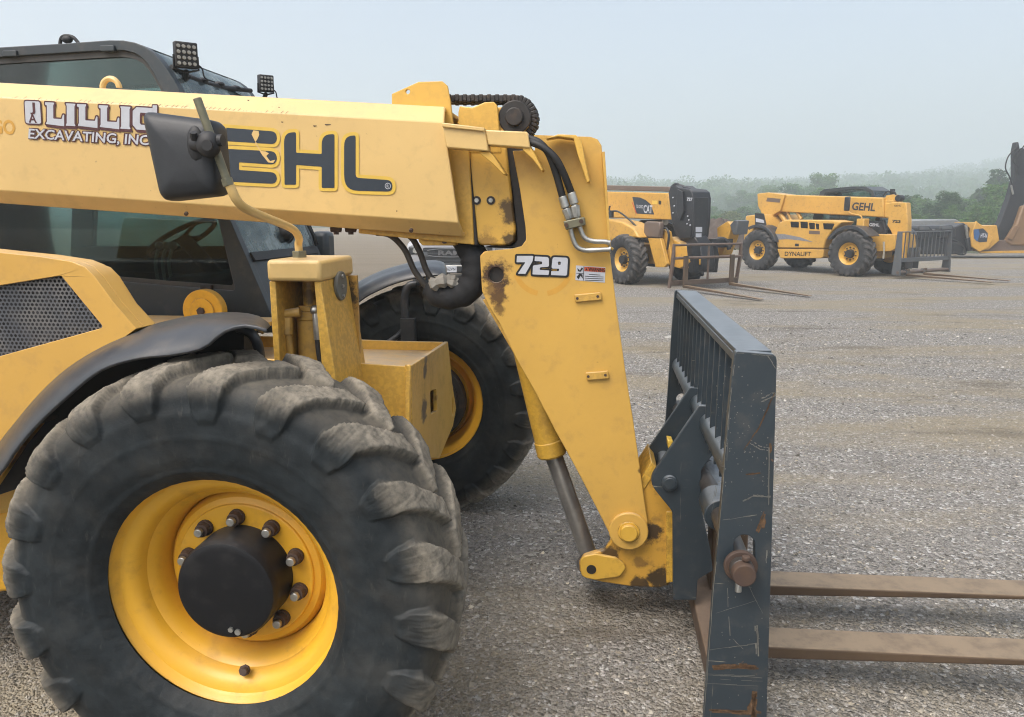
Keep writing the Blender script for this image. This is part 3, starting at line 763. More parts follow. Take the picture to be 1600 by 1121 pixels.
# inner boom sections
ib = [(-.10, -.20), (-.10, -.46), (.10, -.46), (.10, -.20)]
x_in = un(735, 300, -.125)[0]
px_prism('inner_boom', yellow, [(560, 215), (731, 215), (733, 238), (741, 383), (560, 365)], -.135, .135)
px_prism('gap_shade_strip', blackgrime, [(722, 236), (733, 237), (747, 384), (736, 384)], -.128, .128)  # black strip stands in for the shade in the gap between boom sections
bm2 = paint('inner_boom_paint', YEL, dirt=.3, chips=.3, stains=[(*un3(800, 330, -.12), .055, (.04, .025, .015), .9), (*un3(806, 375, -.12), .05, (.03, .02, .012), .9), (*un3(760, 380, -.12), .04, (.10, .05, .02), .6)])
px_prism('inner_boom', bm2, [(730, 206), (790, 206), (792, 236), (799, 300), (806, 360), (804, 378), (795, 384), (752, 384), (742, 376), (738, 330)], -.118, .118, bevel=.008)
px_prism('cutout_edge_block', blackgrime, [(789, 226), (826, 226), (826, 389), (752, 387), (800, 384), (808, 376), (800, 300)], -.10, .10)  # black block along the dark edge of the gooseneck cutout
for px in (745, 767):
    c = un3(px, 313.5, -.118)
    b = MB().cyl(c, c + Vector((0, -.004, 0)), .0165, n=20).build('boom_screw', blackgrime, tele)
    MB().cyl(c + Vector((0, -.004, 0)), c + Vector((0, -.008, 0)), .009, n=6).build('screw_head', steel, b)

# ---- gooseneck ---------------------------------------------------
LJ = -.17
hx, hz = un(775, 430, LJ)
jibm = paint('gooseneck_paint', (.61, .365, .075), chips=.45, dirt=.15, dust=.4, edge=.3,
             stains=[(hx, LJ, hz, .062, (.045, .022, .012), 1.0), (hx + .01, LJ, hz - .085, .036, (.06, .028, .014), .9), (hx + .012, LJ, hz - .13, .026, (.07, .035, .016), .75), (hx - .012, LJ, hz - .05, .035, (.09, .045, .02), .7), (*un3(1003, 735, LJ), .02, (.06, .03, .015), .8)])
jout = [(834, 211), (923, 214), (934, 218), (940, 228), (944, 280), (949, 345), (952, 386), (957, 430), (966, 500), (977, 580), (989, 655), (999, 725), (1006, 775), (1012, 815), (1011, 834), (1003, 848), (990, 856), (977, 856), (963, 849), (952, 834), (930, 790), (900, 732), (868, 674), (838, 616), (806, 560), (780, 505), (762, 476), (753, 455), (750, 400), (757, 393), (800, 389), (815, 385), (822, 375), (821, 355), (813, 300), (801, 236), (836, 235)]
jhole = circ_px(775, 430, 12, LJ, 20)
jib = px_prism('gooseneck', jibm, jout, LJ, LJ + .018, holes=[jhole], bevel=.003)
px_prism('gooseneck_plate', jibm, jout, .15, .168, parent=jib, holes=[jhole], bevel=.003)
MB().cyl(un3(775, 430, LJ + .02), un3(775, 430, LJ + .02) + Vector((0, .03, 0)), .05, n=24).build('bore_plug', blackgrime, jib)
# web that closes the front and the top between the plates
def web(pts, th, y0, y1):
    p = [Vector(un(*q, LJ)) for q in pts]; o = []
    for i, a in enumerate(p):
        d = (p[min(i + 1, len(p) - 1)] - p[max(i - 1, 0)]).normalized(); o.append(a + Vector((d.y, -d.x)) * th)
    return MB().prism([tuple(a) for a in p] + [tuple(a) for a in reversed(o)], y0, y1)
web([(838, 213), (922, 216), (930, 222), (936, 240), (945, 345), (954, 430), (973, 580), (985, 655), (1000, 770)], .014, LJ + .02, .15).build('gooseneck_web', jibm, jib, .002)
web([(945, 238), (949, 300), (954, 385), (959, 388)], .010, LJ - .03, LJ + .0).build('front_flange', jibm, jib, .002)
web([(753, 470), (806, 562), (868, 676), (952, 836)][:2], -.012, LJ + .02, .15).build('gooseneck_web', jibm, jib, .002)
for pts in ([(897, 461), (939, 457), (941, 469), (899, 473)], [(915, 583), (950, 580), (952, 592), (917, 595)]):
    pd = px_prism('bolt_pad', jibm, pts, LJ - .012, LJ - .0005, parent=jib, bevel=.003)
    for t in (.12, .88):
        c = un3(pts[0][0] + (pts[1][0] - pts[0][0]) * t, (pts[0][1] + pts[3][1]) / 2 + (pts[1][1] - pts[0][1]) * t, LJ - .012)
        MB().cyl(c, c + Vector((0, -.0015, 0)), .0055, n=10).build('pad_hole', rustbrown, pd)
# number on the gooseneck
nb = [MB(), MB(), MB()]
def num(pts, holes=()):
    letter(nb, pts, ly=LJ - .0012, offs=(0, .0075), holes=holes)
def sl(pts): return [(x + (430 - y) * .06, y, r) for x, y, r in pts]
num(sl([(806, 400, 1), (832, 400, 2), (831, 408, 1), (821, 428, 1), (809, 428, 1), (820, 410, 1), (806, 410, 1)]))
num(sl([(834, 401, 1), (856, 402, 4), (857, 417, 3), (843, 418, 2), (843, 422, 1), (858, 423, 1), (857, 430, 1), (832, 429, 1), (832, 415, 3), (846, 413, 1), (846, 409, 1), (834, 408, 1)]))
num(sl([(862, 402, 4), (886, 403, 4), (886, 431, 3), (861, 430, 1), (861, 424, 1), (873, 424, 1), (873, 420, 1), (861, 420, 3)]), holes=[sl([(871, 409, 1), (875, 409, 1), (875, 414, 1), (871, 414, 1)])])
for l in ([(809, 401, 1), (890, 406, 2), (889, 433, 3), (836, 431, 2)],): letter([nb[2]], l, ly=LJ - .0002, offs=(.001,))
nb[1].build('number_outline', decal_black, jib, recalc=False); nb[0].build('number_decal', decal_white, jib, recalc=False)
# faded ring of an older decal
g0 = un3(848, 415, LJ - .0006); mb = MB()
for a0, a1 in ((200, 260), (280, 345)):
    o = arc(g0.x, g0.z, .118, a0, a1, 12) + list(reversed(arc(g0.x, g0.z, .098, a0, a1, 12)))
    mb.add([(p[0], g0.y, p[1]) for p in o], [(i, i + 1, 24 - i, 25 - i) for i in range(12)])
mb.build('old_decal_ghost', decal_ghost, jib, recalc=False)
# warning label
def label_quad(name, mat, pts, ly, parent=jib): return MB().add([un3(x, y, ly) for x, y in pts], [tuple(range(len(pts)))]).build(name, mat, parent)
label_quad('warning_label', decal_white, [(900, 415), (946, 418), (945, 442), (899, 438)], LJ - .0012)
label_quad('label_header', decal_red, [(913, 417), (945, 419), (945, 426), (913, 424)], LJ - .0019)
mb = MB(); put_text(mb, 'WARNING', un3(919, 423.6, LJ - .0026), (1, 0, -.06), (0, 0, 1), .0135, .064, .03)
for y0 in (429, 432, 435, 438):
    a, b = (914, 943) if y0 != 429 else (920, 938)
    a, b = un3(a, y0 + .3, LJ - .0022), un3(b, y0 + 1.6, LJ - .0022)
    mb.add([a, b, b + Vector((0, 0, .0022)), a + Vector((0, 0, .0022))], [(0, 1, 2, 3)])
p = [(902, 419), (906, 423), (909, 418), (911, 420), (907, 425), (903, 424)]; mb.add([un3(x, y, LJ - .0022) for x, y in p], [tuple(range(6))])
p = [(901, 433), (905, 428), (910, 429), (911, 436), (907, 431), (904, 437)]; mb.add([un3(x, y, LJ - .0022) for x, y in p], [tuple(range(6))])
mb.add([un3(x, y, LJ - .0026) for x, y in [(914.5, 422.6), (916.5, 419), (918.4, 422.9)]], [(0, 1, 2)])
stroke_px(mb, [(912.3, 416.5), (911.5, 438.5)], .002, LJ - .0012, .001); stroke_px(mb, [(900, 427), (912, 428)], .002, LJ - .0012, .001)
mb.build('label_print', decal_black, jib, recalc=False)
# hoses and lines on the gooseneck
ly = LJ - .05
hA = [un3(826, 217, -.23), un3(842, 223, -.24), un3(857, 240, -.24), un3(869, 272, -.225), un3(879, 308, ly + .01)]
hB = [un3(828, 222, -.24), un3(848, 230, -.25), un3(868, 248, -.25), un3(881, 272, -.235), un3(893, 302, ly + .01)]
for h in (hA, hB): MB().tube(h, .0135, n=12).build('hydraulic_hose', black, tele)
for pts in ([(879, 309), (884, 325), (886, 333), (890, 343)], [(893, 303), (898, 319), (899, 332), (901, 340)]):
    q = [un3(x, y, ly + .01) for x, y in pts]
    MB().cyl(q[0] - (q[1] - q[0]) * .1, q[1], .0165, n=14).cyl(q[1], q[2], .012, n=12).cyl(q[1] + (q[2] - q[1]) * .2, q[3], .0185, .0165, n=6).build('hose_fitting', steel, tele, .002)
for pts in ([(889, 343), (893, 365), (900, 384), (912, 391), (930, 391), (954, 390)], [(902, 340), (906, 355), (913, 371), (926, 377), (945, 378), (953, 380)]):
    q = [un3(x, y, ly + .012) for x, y in pts]
    MB().tube(q, .0095, n=12, sub=5).cyl(q[-1] - (q[-1] - q[-2]) * .1, q[-1], .0125, n=12).build('steel_line', steel, tele)
cl = px_prism('line_clamp', olive, [(880, 346), (913, 339), (915, 352), (884, 360)], LJ - .062, LJ - .001, bevel=.004)
for px, py in ((885, 352), (908, 346)):
    c = un3(px, py, LJ - .062); MB().cyl(c, c + Vector((0, -.006, 0)), .008, n=8).build('clamp_bolt', rustbrown, cl)
# big sleeve hose hanging behind the boom end
sl_ = [un3(716, 352, -.02), un3(728, 378, -.03), un3(742, 405, -.05), un3(740, 437, -.06), un3(722, 458, -.06), un3(696, 462, -.05), un3(672, 450, -.03)]
MB().tube(sl_, .056, n=22, sub=10, rf=lambda t, i: 1 + .05 * math.sin(t * 23) + .04 * math.sin(t * 57 + 1) - .25 * max(0, t - .8) * 2).build('hose_sleeve', sleeve, tele)
for pts in ([(588, 364), (610, 368), (632, 390), (648, 424), (668, 450)], [(618, 364), (640, 369), (655, 392), (667, 424), (684, 448)]):
    MB().tube([un3(x, y, -.03) for x, y in pts], .0125, n=12).build('hydraulic_hose', hosegrey, tele)
wt = plain('grey_tape', (.30, .285, .25), .7, bump=.6)
mb = MB()
for i, (a, b, r) in enumerate((((676, 446), (702, 438), .026), ((690, 440), (716, 446), .017), ((700, 434), (714, 438), .012))):
    mb.tube([un3(*a, -.09), (un3(*a, -.09) + un3(*b, -.09)) / 2 + Vector((0, -.01, .006)), un3(*b, -.09)], r, n=7, sub=3, rf=lambda t, k: 1 + .25 * math.sin(k * 2.1))
mb.build('tape_wrap', wt, tele, sharp=20)
# tab and fittings under the boom
tab = px_prism('boom_tab', yellow, [(651, 358), (716, 366), (712, 384), (660, 384), (654, 378)], -.12, -.08)
c = un3(695, 377, -.12); MB().cyl(c, c + Vector((0, -.012, 0)), .010, n=10).build('tab_bolt', rustbrown, tab)
for px in (525, 548):
    c = un3(px, 358, -.12); MB().cyl(c + Vector((-.02, 0, 0)), c + Vector((.02, 0, 0)), .014, n=6).cyl(c + Vector((0, 0, .02)), c + Vector((0, 0, -.022)), .011, n=8).build('hose_fitting', rustbrown, tele)

# tilt cylinder between the gooseneck plates
a, b = un3(824, 545, 0), un3(863, 712, 0)
d = (b - a).normalized()
MB().cyl(a - d * .25, b, .060, n=32).cyl(b - d * .07, b - d * .005, .063, n=32).build('tilt_cylinder', yellow_cast, tele, .004)
e = un3(920, 868, 0)
MB().cyl(b - d * .05, e, .037, n=28).build('cylinder_rod', chrome, tele)
# casting that swings on the gooseneck pin
cast_o = [(1020, 728), (1034, 744), (1047, 766), (1051, 800), (1050, 908), (1044, 915), (1030, 919), (985, 917), (940, 910), (915, 904), (906, 893), (905, 880), (912, 869), (928, 864), (944, 860), (953, 848), (962, 820), (975, 790), (997, 752)]
castm = paint('casting_paint', (.58, .32, .045), chips=.7, dirt=.5, dirtcol=(.10, .055, .025), dust=.4, edge=.5,
    stains=[(*un3(1016, 832, -.145), .05, (.03, .02, .014), .95), (*un3(1030, 905, -.145), .06, (.025, .018, .012), .95), (*un3(1000, 915, -.145), .05, (.03, .02, .014), .9), (*un3(950, 866, -.145), .05, (.03, .02, .014), .9), (*un3(925, 905, -.145), .03, (.05, .03, .015), .7), (*un3(1000, 880, -.145), .03, (.10, .05, .02), .6)])
cas = px_prism('tilt_casting', castm, cast_o, -.145, -.115, bevel=.006)
px_prism('tilt_casting_plate', yellow_cast, cast_o, .115, .145, parent=cas, bevel=.006)
px_prism('casting_rib', yellow_cast, [(1041, 800), (1052, 800), (1052, 910), (1041, 912)], -.155, .155, parent=cas)
px_prism('casting_rib', yellow_cast, [(1018, 722), (1027, 733), (1004, 770), (996, 756)], -.15, .10, parent=cas, bevel=.003)
px_prism('link_boss', yellow_cast, round_poly([(906, 871, 12), (930, 866, 8), (962, 872, 8), (981, 886, 10), (968, 902, 8), (930, 907, 8), (908, 902, 12)], seg=4), -.162, -.146, parent=cas, bevel=.004)
c = un3(924, 890, -.162); MB().cyl(c, c + Vector((0, -.002, 0)), .020, n=20).build('grease_bore', blackgrime, cas)
MB().cyl(un3(918, 882, -.11), un3(918, 882, .11), .045, n=24).build('rod_eye', blackgrime, cas)
c = un3(982, 828, LJ)
MB().cyl(c, c + Vector((0, -.020, 0)), .078, n=36).build('pin_boss', jibm, jib, .004)
MB().cyl(c + Vector((0, -.020, 0)), c + Vector((0, -.042, 0)), .034, n=28).cyl(c + Vector((0, -.02, 0)), c + Vector((0, -.026, 0)), .044, n=28).build('gooseneck_pin', yellow_cast, jib, .003)
MB().cyl(c + Vector((0, .02, 0)), c + Vector((0, .32, 0)), .05, n=24).build('pivot_tube', yellow_cast, jib)

# ---- fork carriage ----------------------------------------------
LC = -.90
car = empty('fork_carriage', (0, 0, 0), 0, tele)
pl = Q(LC, [(1147, 556), (1150, 550), (1154, 549), (1208, 554), (1213, 558), (1214, 564), (1206, 850), (1198, 1121)])
plb = Q(LC, [(1100, 1121), (1114, 930), (1126, 800), (1137, 660)])
z_end = .045
xr = pl[-1][0] + (pl[-1][0] - pl[-2][0]) / (pl[-1][1] - pl[-2][1]) * (z_end - pl[-1][1])
xl = plb[0][0] + (plb[0][0] - plb[1][0]) / (plb[0][1] - plb[1][1]) * (z_end - plb[0][1])
prof = pl + [(xr, z_end), (xl, z_end)] + plb
slotp = [un(1162 + 20 * math.cos(R(a)), (852 if a > 180 else 884) + 20 * math.sin(R(a)) * (-1 if False else 1), LC) for a in range(0, 360, 15)]
slotp = [un(1163 + 17 * math.cos(R(a)), (853 if 180 < a < 360 else 888) + 17 * math.sin(R(a)), LC) for a in list(range(0, 181, 15)) + list(range(195, 360, 15))]
MB().prism(prof, LC, LC + .03, [slotp]).build('side_plate', dark_blue, car, .004)
MB().prism(prof, .87, .90, [slotp]).build('side_plate', dark_blue, car, .004)
xtl, xtr, ztp = pl[1][0], pl[4][0], pl[2][1]
MB().box(xtl + .006, xtr - .006, LC + .032, .868, ztp - .016, ztp - .002).box(xtl + .004, xtl + .014, LC + .032, .868, ztp - .04, ztp - .017).build('top_bar', dark_blue, car, .003)
tz = un(1112, 660, -.2)[1]
ut0, ut1 = un3(1076, 588, .86), un3(1128, 712, -.80)
zt_ = .5 * (ut0.z + ut1.z); xt_ = .5 * (ut0.x + ut1.x)
for k in range(14):
    y = -.78 + k * .12
    MB().box(xtl + .012, xtl + .075, y - .006, y + .006, zt_ - .06, ztp - .018).build('slat', dark_blue, car, .002)
MB().cyl((xt_, LC + .03, zt_), (xt_, .87, zt_), .042, n=28).build('upper_tube', dark_blue, car)
mb = MB()
MB().box(xtl + .055, xtl + .067, LC + .032, .868, zt_ - .10, zt_ - .02).build('cross_bar', dark_blue, car, .002)
# bracket plates that hang on the gooseneck casting
brk = round_poly([(*un(1093, 634, -.25), .01), (*un(1128, 637, -.25), .004), (*un(1130, 690, -.25), 0), (*un(1096, 735, -.25), .02), (*un(1096, 795, -.25), .05), (*un(1110, 860, -.25), .02), (*un(1114, 892, -.25), .01), (*un(1090, 906, -.25), .02), (*un(1088, 938, -.25), 0), (*un(1052, 938, -.25), .006), (*un(1051, 800, -.25), .05), (*un(1012, 752, -.25), .075)], seg=6)
for y in (-.25, .05):
    MB().prism(brk, y, y + .025).build('mounting_bracket', dark_blue, car, .003)
bx = [un(1046, 754, -.25)]
c = Vector((bx[0][0], -.25, bx[0][1]))
MB().cyl(c + Vector((0, -.018, 0)), c + Vector((0, .36, 0)), .030, n=24).cyl(c + Vector((0, -.02, 0)), c + Vector((0, -.014, 0)), .024, n=24).build('bracket_pin', dark_blue, car, .003)
px_prism('latch', decal_yellow, [(1043, 688), (1052, 690), (1049, 700), (1044, 702)], -.05, .02, parent=car)
# fork shaft
s0 = un3(1162, 897, -.975)
fz, fx = s0.z, s0.x
MB().cyl((fx, -.96, fz), (fx, .93, fz), .034, n=28).build('fork_shaft', plain('worn_shaft', (.075, .068, .062), .45, .4, .4), car, .003)
MB().cyl((fx, -.99, fz), (fx, -.945, fz), .033, n=26).cyl((fx, -.935, fz), (fx, -.918, fz), .048, n=28).cyl((fx + .006, -.965, fz + .036), (fx + .006, -.965, fz + .05), .012, n=10).build('shaft_collar', rustbrown, car, .003)
MB().cyl((fx - .01, -.96, fz - .036), (fx - .01, -.965, fz - .062), .010, n=8).build('shaft_bolt', steel, car, .002)
# hydraulic positioner seen through the gap
p0, p1 = un3(1106, 705, .05), un3(1134, 815, -.5)
d = (p1 - p0)
MB().cyl(p0, p0 + d * .35, .034, n=24).cyl(p0 + d * .33, p0 + d * .75, .042, n=24).cyl(p0 + d * .72, p0 + d * .78, .048, n=24).cyl(p0 + d * .78, p1 + d * .3, .026, n=20).build('side_shift_cylinder', dark_blue, car, .004)
MB().cyl(p0 - d * .02, p0 + d * .06, .050, n=24).build('cylinder_collar', steel, car, .003)
MB().cyl(p0 + d * .06, p0 + d * .14, .046, n=24).build('cylinder_seal', black, car, .003)
# lower cross bar
lbx = un(1100, 912, -.25)[0]
lbz = un(1100, 908, -.25)[1]
MB().box(lbx - .03, lbx + .10, LC + .032, .868, .06, .14).build('lower_bar', rust, car, .006)
# forks
ft = un(1203, 977, -.62)[1]
for yc in (-.483, -.035):
    xk = xtr - .02
    p = [(xk + .005, .62), (xk + .05, .62), (xk + .055, .172), (xk + 1.30, .197), (xk + 1.32, .190), (xk + 1.30, .182), (xk + .03, .122), (xk + .005, .145)]
    MB().prism(p, yc - .0675, yc + .0675).build('fork', forksteel, car, .006, seg=3)
    MB().cyl((fx, yc - .075, fz), (fx, yc + .075, fz), .056, n=24).box(fx, xk + .02, yc - .06, yc + .06, fz - .045, fz + .05).build('fork_hanger', dark_blue, car, .004)

# bare-metal scratches and rust on the near side plate
rs_ = random.Random(12)
def scribble(mb, pts, w, n=1, spread=0.0, gap=.15):
    for k in range(n):
        o = (rs_.uniform(-spread, spread), rs_.uniform(-spread, spread))
        P_ = [(x + o[0], y + o[1]) for x, y in pts]
        for i in range(len(P_) - 1):
            m_ = 5
            for j in range(m_):
                if rs_.random() < gap: continue
                a = [P_[i][q] + (P_[i + 1][q] - P_[i][q]) * j / m_ + rs_.uniform(-.5, .5) for q in (0, 1)]
                b = [P_[i][q] + (P_[i + 1][q] - P_[i][q]) * (j + 1) / m_ + rs_.uniform(-.5, .5) for q in (0, 1)]
                stroke_px(mb, [a, b], w * rs_.uniform(.5, 1.3), LC, .0012)
def blotch(mb, cx, cy, rx, ry, n=18):
    p = []
    for k in range(n):
        r = rs_.uniform(.55, 1.1); p.append(un3(cx + rx * r * math.cos(2 * math.pi * k / n), cy + ry * r * math.sin(2 * math.pi * k / n), LC - .0009))
    mb.add(p, [tuple(range(n))])
sm, rm = MB(), MB()
for pts, w, n, sp in (([(1200, 556), (1212, 576)], .0016, 2, 1), ([(1190, 623), (1209, 613), (1211, 618), (1190, 628)], .0018, 2, 1.5), ([(1161, 782), (1176, 774), (1203, 775)], .0028, 3, 2), ([(1129, 813), (1182, 805)], .0014, 2, 1),
        ([(1201, 700), (1200, 789)], .0026, 2, .8), ([(1136, 919), (1140, 994), (1161, 1015)], .0018, 1, 1), ([(1106, 1062), (1188, 1066)], .0014, 5, 10), ([(1180, 980), (1182, 1024)], .0045, 3, 3), ([(1140, 640), (1136, 720)], .0012, 1, 1), ([(1170, 690), (1186, 700), (1199, 702)], .0026, 2, 3),
        ([(1147, 570), (1137, 660), (1126, 800), (1114, 930), (1101, 1110)], .0016, 1, .3), ([(1120, 760), (1112, 800)], .001, 2, 3), ([(1198, 860), (1197, 880)], .003, 1, 0), ([(1116, 960), (1180, 940)], .001, 1, 2), ([(1110, 1010), (1185, 1000)], .001, 2, 8), ([(1150, 880), (1190, 960)], .001, 1, 2), ([(1152, 552), (1208, 557)], .0012, 1, .5)):
    scribble(sm, pts, w, n, sp)
for k in range(150):
    x, y = rs_.uniform(1120, 1205), rs_.choice((rs_.uniform(600, 760), rs_.uniform(560, 1110)))
    c = un3(x, y, LC - .0012); r = rs_.uniform(.0008, .0022); sm.add([c + Vector((-r, 0, 0)), c + Vector((0, 0, -r * 1.4)), c + Vector((r, 0, 0)), c + Vector((0, 0, r))], [(0, 1, 2, 3)])
for pts, w, n, sp in (([(1162, 704), (1186, 670), (1211, 614)], .0032, 2, 1), ([(1165, 741), (1188, 739)], .004, 2, 1), ([(1115, 1044), (1150, 1040), (1182, 1043)], .008, 4, 3), ([(1178, 1080), (1176, 1121)], .010, 5, 5), ([(1110, 1112), (1190, 1116)], .006, 4, 4), ([(1196, 800), (1186, 830)], .004, 3, 4)):
    scribble(rm, pts, w, n, sp, .1)
for b in ((1192, 818, 5, 10), (1176, 1105, 8, 18), (1150, 1042, 22, 4), (1204, 700, 3, 9)): blotch(rm, *b)
sm.build('scratches', plain('bare_scratch', (.22, .215, .19), .5, .4), car, recalc=False)
rm.build('rust_marks', plain('orange_rust', (.13, .072, .034), .8, var=.6, scale=60), car, recalc=False)
# ---- engine cover ------------------------------------------------
LH = -1.02
hood_o = [(-700, 340), (-300, 362), (0, 395), (60, 401), (112, 409), (132, 417), (148, 433), (178, 474), (213, 514), (165, 549), (108, 584), (60, 628), (22, 676), (-12, 730), (-60, 800), (-700, 800)]
grl = round_poly([(-330, 500, 4), (95, 431, 4), (162, 512, 4), (-300, 640, 4)], seg=3)
hoodm = paint('hood_paint', (.60, .345, .07), chips=.3, dirt=.15, dust=.45, dustcol=(.55, .42, .26), coat=.2)
hood_h = Q(LH, hood_o)
hood = MB().prism(hood_h, LH, LH + .035, [Q(LH, grl)]).prism([p for p in hood_h], LH + .036, -.93).build('engine_cover', hoodm, tele, .022, seg=4)
px_prism('cover_flange', hoodm, [(90, 420), (136, 415), (150, 420), (164, 434), (192, 478), (224, 512), (200, 545), (150, 540)], LH + .05, -.90, parent=hood, bevel=.006)
def grille_mat():
    m = NT('perforated_grille'); co = m.co()
    x, y, z = m.sep(co)
    px = .0135
    u = m.math('DIVIDE', x, px); v = m.math('DIVIDE', z, px * .866)
    row = m.math('FLOOR', v)
    sh = m.math('MULTIPLY', m.math('MODULO', m.math('ABSOLUTE', row), 2.0), .5)
    fu = m.math('SUBTRACT', m.math('FRACT', m.math('ADD', u, sh)), .5); fv = m.math('SUBTRACT', m.math('FRACT', v), .5)
    rr = m.math('SQRT', m.math('ADD', m.math('MULTIPLY', fu, fu), m.math('MULTIPLY', m.math('MULTIPLY', fv, fv), .75)))
    hole = m.math('LESS_THAN', rr, .33)
    b = m.bsdf(m.mix(m.ramp(m.noise(co, 9, 5), .35, .7), (.07, .075, .085), (.13, .125, .12)), .6)
    tr = m.n('ShaderNodeBsdfTransparent'); mx = m.n('ShaderNodeMixShader')
    m.l(hole, mx.inputs[0]); m.l(b.outputs[0], mx.inputs[1]); m.l(tr.outputs[0], mx.inputs[2]); m.l(mx.outputs[0], m.out.inputs[0])
    return m.m
gq = Q(LH, [(-335, 495), (97, 427), (168, 514), (-300, 645)])
MB().add([(p[0], LH + .012, p[1]) for p in gq], [(0, 1, 2, 3)]).build('grille', grille_mat(), hood)
MB().add([(p[0], LH + .034, p[1]) for p in gq], [(0, 1, 2, 3)]).build('radiator', plain('dusty_radiator', (.045, .045, .048), .8, var=.9, scale=22), hood)
MB().box(-3.4, un(60, 500, -.9)[0], -.93, -.62, 1.0, un(40, 480, -.9)[1]).build('engine_block', blackgrime, hood, .03)
px_prism('wheel_liner', black, [(-60, 790), (-10, 715), (24, 672), (62, 628), (108, 586), (165, 552), (225, 528), (285, 512), (345, 505), (345, 600), (200, 640), (100, 720), (60, 760), (-60, 800)], -.86, -.80, bevel=0, ref=-1.0)  # added black plate stands in for the dark space under the fender
# lower frame behind the near wheel
px_prism('frame_side', yellow, [(-700, 720), (-60, 742), (20, 722), (60, 690), (120, 640), (200, 640), (200, 760), (40, 800), (-40, 810), (-700, 900)], -.80, -.45, bevel=.02)
px_prism('frame_side', yellow_rim, [(-700, 850), (-40, 815), (60, 775), (140, 780), (140, 900), (20, 925), (-700, 990)], -.78, -.3, bevel=.015)
# deck between cover and cab, with its round pulley
zd = un(330, 500, .18)[1]
MB().box(-3.5, un(430, 515, .2)[0], -.60, .30, zd - .02, zd).build('deck_plate', chs, tele, .003)
c = un3(325, 484, .26)
MB().cyl(c + Vector((0, 0, 0)), c + Vector((0, -.05, 0)), .098, n=40).cyl(c + Vector((0, -.05, 0)), c + Vector((0, -.058, 0)), .06, n=36).build('pulley', yellow_rim, tele, .008)
MB().cyl(c + Vector((0, -.058, 0)), c + Vector((0, -.072, 0)), .019, n=6).build('pulley_bolt', rustbrown, tele, .002)

# ---- fenders -----------------------------------------------------
def fender(crest, lip, inner, lyc, lyl, lyi, thick=.010, n=40):
    """swept mudguard: three traced lines joined by a curved section"""
    def resample(pts, ly):
        p = [un3(x, y, ly) for x, y in pts]; L = [0]
        for i in range(1, len(p)): L.append(L[-1] + (p[i] - p[i - 1]).length)
        out = []
        for k in range(n):
            s = L[-1] * k / (n - 1); i = max(j for j in range(len(L)) if L[j] <= s + 1e-9); i = min(i, len(p) - 2)
            t = (s - L[i]) / (L[i + 1] - L[i])
            a, b, c_, d = p[max(i - 1, 0)], p[i], p[i + 1], p[min(i + 2, len(p) - 1)]
            out.append(.5 * ((2 * b) + (c_ - a) * t + (2 * a - 5 * b + 4 * c_ - d) * t * t + (3 * b - a - 3 * c_ + d) * t ** 3))
        return out
    A, B, C_ = resample(crest, lyc), resample(lip, lyl), resample(inner, lyi)
    secs = []
    for a, b, c_ in zip(A, B, C_):
        row = []
        for t in [k / 7 for k in range(8)]:              # inner edge to crest
            p = c_.lerp(a, t); p.z += .02 * math.sin(math.pi * t); row.append(p)
        for t in [k / 7 for k in range(1, 8)]:           # crest over to the lip
            ctrl = Vector(((a.x + b.x) / 2, b.y * .75 + a.y * .25, a.z * .93 + b.z * .07))
            row.append(a * (1 - t) ** 2 + ctrl * 2 * t * (1 - t) + b * t * t)
        secs.append(row)
    mb = MB().loft(secs, close=False, caps=False)
    o = mb.build('fender', plastic, tele, sharp=60)
    m = o.modifiers.new('thick', 'SOLIDIFY'); m.thickness = thick; m.offset = 0
    b_ = o.modifiers.new('round', 'BEVEL'); b_.width = .003; b_.segments = 2; b_.limit_method = 'ANGLE'; b_.angle_limit = R(50)
    return o
crest = [(-40, 780), (-8, 712), (24, 668), (62, 622), (108, 580), (165, 546), (225, 522), (285, 506), (335, 498), (378, 497), (405, 501), (421, 511)]
lip = [(-60, 800), (0, 742), (28, 702), (60, 664), (105, 622), (158, 580), (215, 562), (270, 556), (318, 545), (350, 520), (385, 510), (417, 517)]
inner = [(-40, 780), (0, 700), (40, 655), (75, 618), (118, 580), (170, 548), (228, 526), (285, 512), (335, 506), (372, 506), (400, 512), (412, 522)]
fender(crest, lip, inner, -1.06, -1.19, -.74)
MB().tube([un3(372, 512, -.9), un3(393, 522, -.9), un3(404, 545, -.88), un3(408, 580, -.80)], .016).build('fender_stay', plastic, tele)
crest2 = [(515, 520), (528, 488), (555, 456), (590, 436), (625, 424), (655, 418), (682, 417), (694, 421), (697, 430)]
lip2 = [(520, 560), (535, 512), (560, 474), (595, 453), (630, 440), (660, 434), (682, 431), (690, 430), (694, 434)]
inner2 = [(515, 505), (528, 476), (555, 448), (590, 430), (625, 419), (655, 413), (682, 412), (694, 416), (697, 426)]
fender(crest2, lip2, inner2, .92, .82, 1.24)
MB().tube([un3(650, 444, .83), un3(638, 448, .82), un3(632, 470, .82), un3(636, 520, .82), un3(640, 540, .80)], .020).tube([un3(640, 500, .82), un3(625, 522, .82), un3(600, 540, .80)], .016).box(un(626, 500, .8)[0], un(648, 500, .8)[0], .79, .83, un(640, 540, .8)[1], un(640, 498, .8)[1]).build('fender_stay', plastic, tele)

